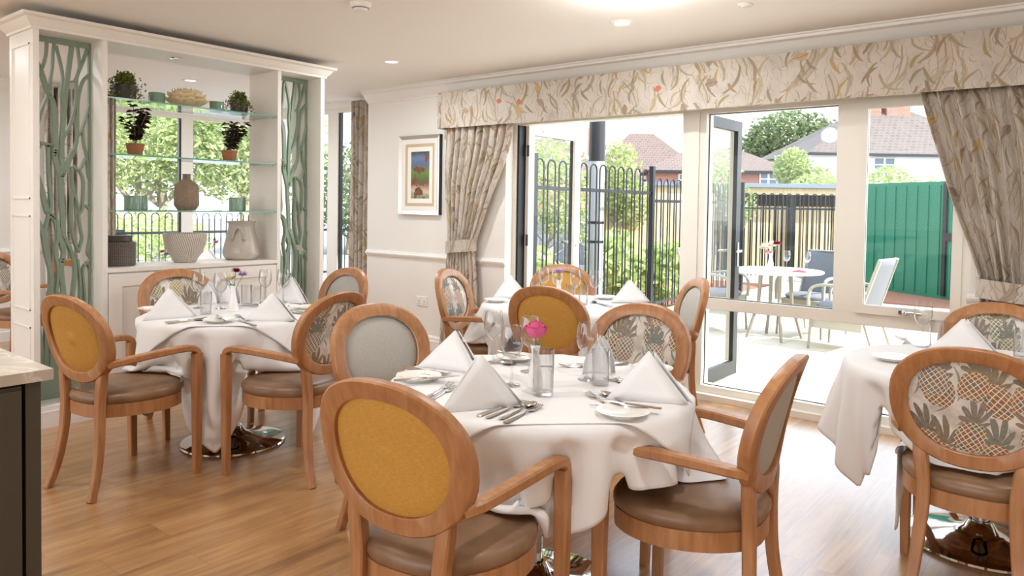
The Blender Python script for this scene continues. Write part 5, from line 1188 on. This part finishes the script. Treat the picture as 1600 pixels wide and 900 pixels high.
railing('bow_top_railing', 'black bow topped railing across the front of the timber shelter', (-5.84, 14.6), (-4.3, 15.8), 1.74, 1.74, pitch=0.17, w=0.095, group='bow topped railings', rad=0.012)
railing('bow_top_railing', 'black bow topped railing outside the window behind the shelves', (-11.2, -2.0), (-11.2, 9.0), 1.22, 1.22, pitch=0.2, w=0.11, posts=(0, 0.5, 1), group='bow topped railings')

M['rattan'] = woven('grey_rattan', '505256', '7C7E82', 300, 300); M['rattan_pale'] = woven('pale_rattan', '8E8A7C', 'BDB8A8', 300, 300); M['cushion'] = plain('slate_cushion', '74767C', 0.8); M['alu'] = plain('taupe_aluminium', '9A9284', 0.4, 0.3)
ot = thing('patio_table', 'round white patio table on the sunny terrace', 'patio table', (-2.90, 8.25, -0.02))
MB().lathe([(0.0005, 0.735), (0.49, 0.735), (0.50, 0.745), (0.50, 0.757), (0.49, 0.762), (0.0005, 0.762)], 56).build('tabletop', M['outwhite'], ot)
for a in (0.6, 2.2, 3.75, 5.3):
    MB().tube([(cos(a)*0.16, sin(a)*0.16, 0.73), (cos(a)*0.18, sin(a)*0.18, 0.4), (cos(a)*0.30, sin(a)*0.30, 0.0)], [0.022, 0.02, 0.017], 10).build('leg', M['alu'], ot)
def patio_chair(x, y, deg, label):
    t = thing('patio_armchair', label, 'patio chair', (x, y, -0.02), radians(deg), 'rattan patio armchairs')
    MB().grid(lambda i, j: ((i-0.5)*(0.50-0.03*j), -0.25-0.16*j-0.02*(1-(2*i-1)**2), 0.42+0.52*j), 12, 10).build('backrest', M['rattan'], t).modifiers.new('thick', 'SOLIDIFY').thickness = 0.025
    b = MB()
    P = [(-0.26, -0.24, 0.42), (-0.245, -0.41, 0.95), (0.245, -0.41, 0.95), (0.26, -0.24, 0.42)]; b.sweep(P, rect(0.022, 0.035), up=(0, 1, 0)); b.build('back_frame', M['rattan_pale'], t)
    s = MB().box(-0.25, 0.25, -0.25, 0.25, 0.22, 0.42); s.build('seat_skirt', M['rattan_pale'], t, smooth=False)
    MB().lathe([(0.0005, 0.42), (0.26, 0.42), (0.275, 0.435), (0.275, 0.455), (0.25, 0.472), (0.0005, 0.478)], 4*6).build('seat_cushion', M['cushion'], t)
    for sx in (-1, 1):
        MB().sweep(spline([(sx*0.265, -0.30, 0.62), (sx*0.28, -0.05, 0.67), (sx*0.28, 0.18, 0.66), (sx*0.28, 0.26, 0.58), (sx*0.275, 0.26, 0.40)], 4), rect(0.035, 0.028, 0.006), up=(0, 0.3, 1)).build('armrest', M['rattan_pale'], t)
        MB().tube([(sx*0.25, 0.24, 0.42), (sx*0.265, 0.26, 0.0)], [0.018, 0.013], 8).build('leg', M['alu'], t)
        MB().tube([(sx*0.23, -0.24, 0.42), (sx*0.25, -0.38, 0.0)], [0.018, 0.013], 8).build('leg', M['alu'], t)
    return t
patio_chair(-2.13, 8.12, 84, 'rattan patio armchair on the right of the round table'); patio_chair(-2.68, 8.78, 170, 'rattan patio armchair facing the room behind the round table'); patio_chair(-3.62, 8.35, -90, 'rattan patio armchair on the left of the round table behind the open door')
PT = 0.742
vase(-2.95, 8.22, 'white vase with pale flowers on the patio table', 1, PT, 1.25); flower('flower_posy', 'bunch of white and red flowers on the patio table', -2.95, 8.22, PT+0.04, [('petal_white', -0.06, 0, 0.08, 0.07), ('petal_white', 0.0, 0.03, 0.11, 0.06), ('petal_red', 0.06, 0.02, 0.13, 0.05), ('petal_rosy', -0.02, -0.03, 0.03, 0.05)], 'flowers')
wine(-2.80, 8.30, 'wine glass next to the flowers on the patio table', PT); wine(-2.58, 8.30, 'right hand wine glass on the patio table', PT)
mb = MB(); facet(mb, (0, 0, 0.03), (-0.10, -0.04, 0.002), (0.10, -0.03, 0.002), 5, 0.01); facet(mb, (0, 0, 0.03), (0.10, -0.03, 0.002), (0.02, 0.08, 0.002), 5, 0.01); facet(mb, (0, 0, 0.03), (0.02, 0.08, 0.002), (-0.10, -0.04, 0.002), 5, 0.01)
M['rednap'] = plain('red_checked_napkin', 'B5485A', 0.8, noise=0.5, nscale=40)
tag(mb.build('red_napkin', M['rednap'], None, (-2.60, 8.12, PT)), 'crumpled red and white napkin on the patio table', 'napkin')

# timber shelter with a flat roof, fence panels, green container
M['felt'] = plain('grey_roof_edge', '6F7A86', 0.6)
sh = thing('timber_shelter', 'long flat roofed timber shelter across the back of the terrace', 'shelter', (-6.0, 17.0, 0))
def wp(mb, name, mat, par): return part(mb, name, mat, par, False)
ang_ = None
def shelter():
    # runs in plan from A to B
    A = Vector((-8.2, 15.25, 0)); B_ = Vector((-3.55, 19.1, 0)); d = (B_-A).normalized(); nn = Vector((-d.y, d.x, 0)); L = (B_-A).length
    def bx(mb, s0, s1, n0, n1, z0, z1):
        pts = [A+d*s+nn*n for n in (n0, n1) for s in (s0, s1)]
        vs = [(p.x, p.y, z) for z in (z0, z1) for p in pts]; mb.add(vs, [(0, 2, 3, 1), (4, 5, 7, 6), (0, 1, 5, 4), (2, 6, 7, 3), (0, 4, 6, 2), (1, 3, 7, 5)]); return mb
    wp(bx(MB(), -0.3, L, -0.3, 1.8, 1.92, 2.01), 'roof_edge', M['felt'], sh); wp(bx(MB(), -0.25, L, -0.2, -0.15, 1.76, 1.92), 'fascia', M['timber'], sh)
    m = MB(); k = 0; s = 0.0
    while s < L: bx(m, s, s+0.10, 0.16, 0.18, 0.0, 1.5); s += 0.145; k += 1
    wp(m, 'slatted_panel', M['timber'], sh); wp(bx(MB(), 0, L, 1.56, 1.6, 0.0, 1.8), 'back_board', plain('dark_board', '4A4438', 0.9), sh)
    for s in (0.1, L*0.28, L*0.52, L*0.76, L-0.1): wp(bx(MB(), s, s+0.14, 0, 0.12, 0, 1.8), 'post', M['dark'], sh)
    wp(bx(MB(), L*0.53, L*0.68, 0.3, 0.33, 0.1, 1.5), 'timber_panel', M['timber'], sh)
shelter()
gc = thing('green_container', 'dark green sheet metal enclosure at the right of the terrace', 'container', (-3.0, 14.0, 0))
def container():
    A = Vector((-3.65, 14.9, 0)); B_ = Vector((-0.9, 12.9, 0)); d = (B_-A).normalized(); nn = Vector((-d.y, d.x, 0)); L = (B_-A).length
    def bx(mb, s0, s1, n0, n1, z0, z1):
        pts = [A+d*s+nn*n for n in (n0, n1) for s in (s0, s1)]; vs = [(p.x, p.y, z) for z in (z0, z1) for p in pts]
        mb.add(vs, [(0, 2, 3, 1), (4, 5, 7, 6), (0, 1, 5, 4), (2, 6, 7, 3), (0, 4, 6, 2), (1, 3, 7, 5)]); return mb
    wp(bx(MB(), 0, L, 0, 1.5, 0, 1.92), 'body', M['green'], gc)
    r = MB()
    for k in range(14): bx(r, k*L/14+0.05, k*L/14+0.09, -0.02, 0.0, 0.06, 1.86)
    wp(r, 'rib', M['green'], gc); wp(bx(MB(), L*0.55, L*0.57, -0.04, 0, 0.05, 1.9), 'door_bar', M['dark'], gc); wp(bx(MB(), L*0.56, L*0.62, -0.05, 0, 0.95, 1.08), 'latch', M['dark'], gc)
container()
def fence(name, label, p0, p1, h, mat, bw=0.12, gap=0.005, z0=0.0):
    p0 = Vector((p0[0], p0[1], 0)); p1 = Vector((p1[0], p1[1], 0)); d = (p1-p0).normalized(); L = (p1-p0).length; nn = Vector((-d.y, d.x, 0)); t = thing(name, label, 'fence', tuple(p0)); m = MB(); s = 0; rs = random.Random(2)
    while s < L:
        pts = [d*(s+a)+nn*b for b in (0, 0.02) for a in (0, bw)]; hh = h+rs.uniform(-0.008, 0.008)
        m.add([(p.x, p.y, z) for z in (z0, hh) for p in pts], [(0, 2, 3, 1), (4, 5, 7, 6), (0, 1, 5, 4), (2, 6, 7, 3), (0, 4, 6, 2), (1, 3, 7, 5)]); s += bw+gap
    m.build('boards', M[mat], t, smooth=False); q = MB(); q.sweep([nn*0.05+Vector((0, 0, h*0.75)), d*L+nn*0.05+Vector((0, 0, h*0.75))], rect(0.05, 0.08)); q.build('rail', M[mat], t, smooth=False)
fence('board_fence', 'pale timber board fence seen through the railing right of the door', (-7.6, 11.9), (-5.95, 13.3), 1.70, 'timber')
fence('board_fence', 'grey board fence behind the shrubs beyond the open door', (-13.0, 12.7), (-7.8, 16.9), 1.27, 'timber_grey')

# trees and shrubs
def crown(blobs, n, size, seed, trunk=None, elong=1.7):
    rs = random.Random(seed); m = MB(); tot = sum(b[3]*b[4]*b[5] for b in blobs)**1
    for (x, y, z, rx, ry, rz) in blobs:
        k_ = max(20, int(n*(rx*ry*rz)/tot))
        for _ in range(k_):
            d = Vector((rs.gauss(0, 1), rs.gauss(0, 1), rs.gauss(0, 1))).normalized(); q = rs.random()**0.28
            lump = 1+0.16*sin(d.x*7+seed)*sin(d.y*6+1)*sin(d.z*8+2)
            p = Vector((x+d.x*rx*q*lump, y+d.y*ry*q*lump, z+d.z*rz*q*lump)); a = Vector((rs.gauss(0, 1), rs.gauss(0, 1), rs.gauss(0, 0.7))).normalized(); b = a.orthogonal().normalized()
            b = (b*cos(rs.random()*6.28)+a.cross(b)*sin(rs.random()*6.28)).normalized(); s = size*rs.uniform(0.6, 1.25)
            m.add([p-a*s*elong*0.5, p+b*s*0.32, p+a*s*elong*0.5, p-b*s*0.32], [(0, 1, 2, 3)])
    return m
def tree(name, label, x, y, blobs, n, size, seed, mat, trunk=(0.12, 2.0), group=None, z=0):
    t = thing(name, label, 'tree' if trunk[1] > 0.9 else 'shrub', (x, y, z), 0, group)
    crown(blobs, n, size, seed).build('foliage', M[mat], t, smooth=False)
    tr = MB(); rs = random.Random(seed); tr.tube(spline([(0, 0, -0.05), (rs.uniform(-.1, .1), rs.uniform(-.1, .1), trunk[1]*0.5), (rs.uniform(-.2, .2), 0, trunk[1])], 3), [trunk[0]*(1-0.06*i) for i in range(7)], 8)
    for b in blobs[:5]: tr.tube([(0, 0, trunk[1]*0.7), (b[0]*0.6, b[1]*0.6, trunk[1]*0.7+(b[2]-trunk[1]*0.7)*0.7)], [trunk[0]*0.5, trunk[0]*0.25], 6)
    tr.build('trunk', M['bark'], t); return t
GT = 'shrubs and trees beyond the glazed screen'
tree('tall_shrub', 'leafy shrub seen through the pane of the open left door', -7.75, 10.55, [(0, 0, 1.75, 0.75, 0.75, 0.85), (0.3, 0.2, 1.2, 0.5, 0.5, 0.5), (-0.5, -0.6, 1.5, 0.5, 0.5, 0.8)], 3800, 0.075, 1, 'leaf', (0.03, 1.0), GT)
tree('young_tree', 'bright young tree with a pale trunk just right of the column', -7.2, 12.0, [(0, 0, 1.95, 0.42, 0.42, 0.75), (0.2, 0.2, 1.5, 0.4, 0.4, 0.5)], 2600, 0.07, 2, 'leaf', (0.045, 1.2), GT)
tree('background_tree', 'large grey green tree behind the roofs at the upper middle of the fixed window', -17.4, 51.0, [(0, 0, 5.9, 2.9, 2.9, 2.3), (-2.0, -0.8, 4.9, 2.0, 2.0, 1.6), (2.0, 1.3, 5.5, 2.2, 2.2, 2.1)], 9000, 0.25, 3, 'leaf_dark', (0.3, 4.0), GT)
tree('background_tree', 'light green tree in front of the large grey green tree', -10.15, 30.4, [(0, 0, 3.1, 0.75, 0.75, 0.85), (0.75, 0.6, 2.6, 0.7, 0.7, 0.6)], 3600, 0.12, 4, 'leaf', (0.12, 2.0), GT)
tree('tall_shrub', 'green shrub seen through the dark framed open door', -6.95, 15.8, [(0, 0, 2.0, 0.55, 0.55, 0.75), (0.3, 0.3, 1.5, 0.5, 0.5, 0.5)], 2500, 0.08, 5, 'leaf', (0.04, 1.2), GT)
tree('background_tree', 'pale shrubby tree in front of the white house', -6.6, 25.5, [(0, 0, 2.2, 0.7, 0.7, 0.5), (-0.9, -0.7, 2.1, 0.8, 0.8, 0.55), (0.9, 0.8, 2.3, 0.8, 0.8, 0.6), (2.0, 1.5, 2.1, 0.6, 0.6, 0.5)], 3600, 0.10, 6, 'leaf', (0.10, 1.6), GT)
tree('background_tree', 'distant tree on the skyline between the two red roofs', -27.0, 58.0, [(0, 0, 5.0, 2.0, 2.0, 1.4)], 1500, 0.3, 7, 'leaf', (0.25, 4.0), GT)
tree('laurel_shrub', 'sunlit lime green shrub behind the railing at the centre', -5.55, 9.15, [(0, 0, 0.60, 0.42, 0.42, 0.5), (0.15, 0.35, 0.4, 0.35, 0.35, 0.4)], 420, 0.17, 8, 'leaf_lime', (0.02, 0.4), GT)
tree('laurel_shrub', 'sunlit lime green shrub at the right of the railing post', -5.05, 9.75, [(0, 0, 0.50, 0.32, 0.32, 0.45)], 240, 0.17, 9, 'leaf_lime', (0.02, 0.3), GT)
tree('laurel_shrub', 'small bright shrub seen low through the open left door', -5.2, 6.9, [(0, 0, 0.45, 0.35, 0.45, 0.45)], 320, 0.14, 10, 'leaf_lime', (0.02, 0.3), GT)
GW = 'trees outside the window behind the shelves'
tree('street_tree', 'sunlit tree filling the left pane behind the shelves', -18.2, 8.2, [(0, 0, 3.1, 1.5, 1.6, 1.5), (0.3, -1.3, 2.5, 1.2, 1.2, 1.1), (0.3, 1.2, 3.0, 1.2, 1.2, 1.3)], 9000, 0.10, 21, 'leaf', (0.16, 1.6), GW)
tree('street_tree', 'sunlit tree filling the right pane behind the shelves', -16.8, 10.2, [(0, 0, 3.0, 1.2, 1.3, 1.3), (-0.3, 1.2, 3.2, 1.2, 1.2, 1.4), (0.2, -0.6, 2.3, 0.9, 0.9, 0.9)], 9000, 0.10, 22, 'leaf', (0.16, 1.6), GW)
tree('street_tree', 'darker tree further back behind the shelves', -24.0, 11.5, [(0, 0, 4.0, 2.4, 3.2, 2.6), (0, -4.0, 4.0, 2.2, 2.4, 2.2), (0, 3.5, 3.5, 2.2, 2.4, 2.2)], 7000, 0.2, 23, 'leaf_dark', (0.2, 1.8), GW)
tree('hedge_shrub', 'low golden green shrub behind the railing outside the shelves window', -14.2, 6.6, [(0, 0, 0.75, 0.8, 1.0, 0.5), (0, 0.7, 0.6, 0.5, 0.6, 0.4)], 1800, 0.09, 24, 'leaf_lime', (0.04, 0.4), GW)
tree('street_tree', 'dark evergreen outside the recess window', -17.0, 13.6, [(0, 0, 1.9, 1.6, 1.4, 1.3), (-1, 1.5, 1.5, 1.4, 1.4, 1.1), (1.2, 1.0, 1.7, 0.9, 0.9, 1.0)], 5000, 0.13, 25, 'leaf_dark', (0.14, 1.2), GW)

def house(name, label, A, B_, depth, eave, ridge, wallmat, roofmat, wins, chim=(), base=None, inset=0.35, over=0.35):
    A = Vector((A[0], A[1], 0)); B_ = Vector((B_[0], B_[1], 0)); d = (B_-A).normalized(); nn = Vector((-d.y, d.x, 0)); L = (B_-A).length
    t = thing(name, label, 'house', tuple(A))
    def W(s, n, z): p = d*s+nn*n; return (p.x, p.y, z)
    def bx(mb, s0, s1, n0, n1, z0, z1):
        vs = [W(s, n, z) for z in (z0, z1) for n in (n0, n1) for s in (s0, s1)]
        uv = [((s+n), z) for z in (z0, z1) for n in (n0, n1) for s in (s0, s1)]
        return mb.add(vs, [(0, 2, 3, 1), (4, 5, 7, 6), (0, 1, 5, 4), (2, 6, 7, 3), (0, 4, 6, 2), (1, 3, 7, 5)], uv)
    bx(MB(), 0, L, 0, depth, -0.1, eave).build('wall', M[wallmat], t, smooth=False)
    if base: bx(MB(), -0.02, L+0.02, -0.03, 0, -0.1, base).build('brick_base', M['brick'], t, smooth=False)
    o = over; hw = depth/2+o; r = MB(); rl = L*inset
    P = [W(-o, -o, eave-0.1), W(L+o, -o, eave-0.1), W(L+o, depth+o, eave-0.1), W(-o, depth+o, eave-0.1), W(rl, depth/2, ridge), W(L-rl, depth/2, ridge)]
    sl = math.hypot(hw, ridge-eave)
    for f, uv in (((0, 1, 5, 4), ((0, 0), (L+2*o, 0), (L-rl+o, sl), (rl+o, sl))), ((2, 3, 4, 5), ((0, 0), (L+2*o, 0), (L-rl+o, sl), (rl+o, sl))), ((1, 2, 5), ((0, 0), (depth+2*o, 0), (hw, sl))), ((3, 0, 4), ((0, 0), (depth+2*o, 0), (hw, sl)))):
        k = len(r.v); r.v += [P[i] for i in f]; r.f.append(tuple(range(k, k+len(f)))); r.mi.append(0); r.uv[len(r.f)-1] = list(uv)
    r.build('roof', M[roofmat], t, smooth=False)
    e = MB(); bx(e, -o, L+o, -o-0.05, -o+0.05, eave-0.22, eave-0.08); e.build('gutter', M['dark'], t, smooth=False)
    for (s, z, w, h) in wins:
        f = frame = MB(); bx(f, s-w/2, s+w/2, -0.06, 0, z-h/2, z+h/2); fo = f.build('window', M['upvc'], t, smooth=False)
        g = MB()
        for i in range(2):
            for j in range(3): bx(g, s-w/2+0.06+i*w/2, s-0.03+i*w/2-0.02, -0.075, -0.06, z-h/2+0.06+j*(h-0.06)/3, z-h/2+j*(h-0.06)/3+h/3-0.02)
        g.build('pane', plain('dark_glass', '5E6E7C', 0.1) if 'dark_glass' not in M else M['dark_glass'], fo, smooth=False)
    for (s, n, w, z0, z1) in chim: bx(MB(), s-w/2, s+w/2, n-w/2, n+w/2, z0, z1).build('chimney', M['brick'], t, smooth=False)
M['dark_glass'] = plain('dark_glass', '5E6E7C', 0.1)
house('white_house', 'white rendered house with a weathered grey tiled roof at the upper right', (-12.1, 39.1), (-3.6, 46.2), 7.5, 4.45, 7.3, 'render', 'tile_grey', [(3.75, 3.65, 1.1, 1.1), (0.9+1.2, 3.7, 0.7, 0.8), (7.5, 3.6, 1.1, 1.1)], [(4.6, 3.4, 0.9, 6.0, 8.0), (6.0, 3.6, 1.3, 6.0, 7.9)], base=2.75, inset=0.42)
house('brick_house', 'small red brick house with a brown tiled hip roof, left of the large tree', (-19.6, 35.9), (-13.3, 39.6), 6.0, 3.55, 4.9, 'brick', 'tile_red', [(6.2, 2.9, 0.9, 1.0), (2.0, 2.8, 0.9, 1.0)], inset=0.33)
house('brick_house', 'taller brick house with a steep brown roof behind the young tree', (-30.5, 46.0), (-23.0, 51.5), 8.0, 3.6, 7.3, 'brick', 'tile_red', [(2, 2.6, 1, 1)], [(0.8, 3.4, 0.8, 5.5, 7.6)], inset=0.40)
house('brick_house', 'house whose roof shows through the pane of the open left door', (-31.5, 35.0), (-25.0, 40.0), 7.0, 3.4, 6.0, 'brick', 'tile_grey', [(2, 2.6, 1, 1)], inset=0.30)
bo = thing('bollard', 'grey square bollard outside the window behind the shelves', 'bollard', (-11.9, 5.0, -0.05))
MB().box(-0.08, 0.08, -0.08, 0.08, 0, 0.95).build('shaft', M['rattan'], bo, smooth=False); MB().box(-0.10, 0.10, -0.10, 0.10, 0.95, 1.0).build('cap', M['dark'], bo, smooth=False)
lp = tag(MB().lathe([(0.05, 0), (0.05, 3.2)], 12).build('white_post', M['upvc'], None, (-12.5, 4.75, -0.05)), 'tall white post outside the left pane behind the shelves', 'post')
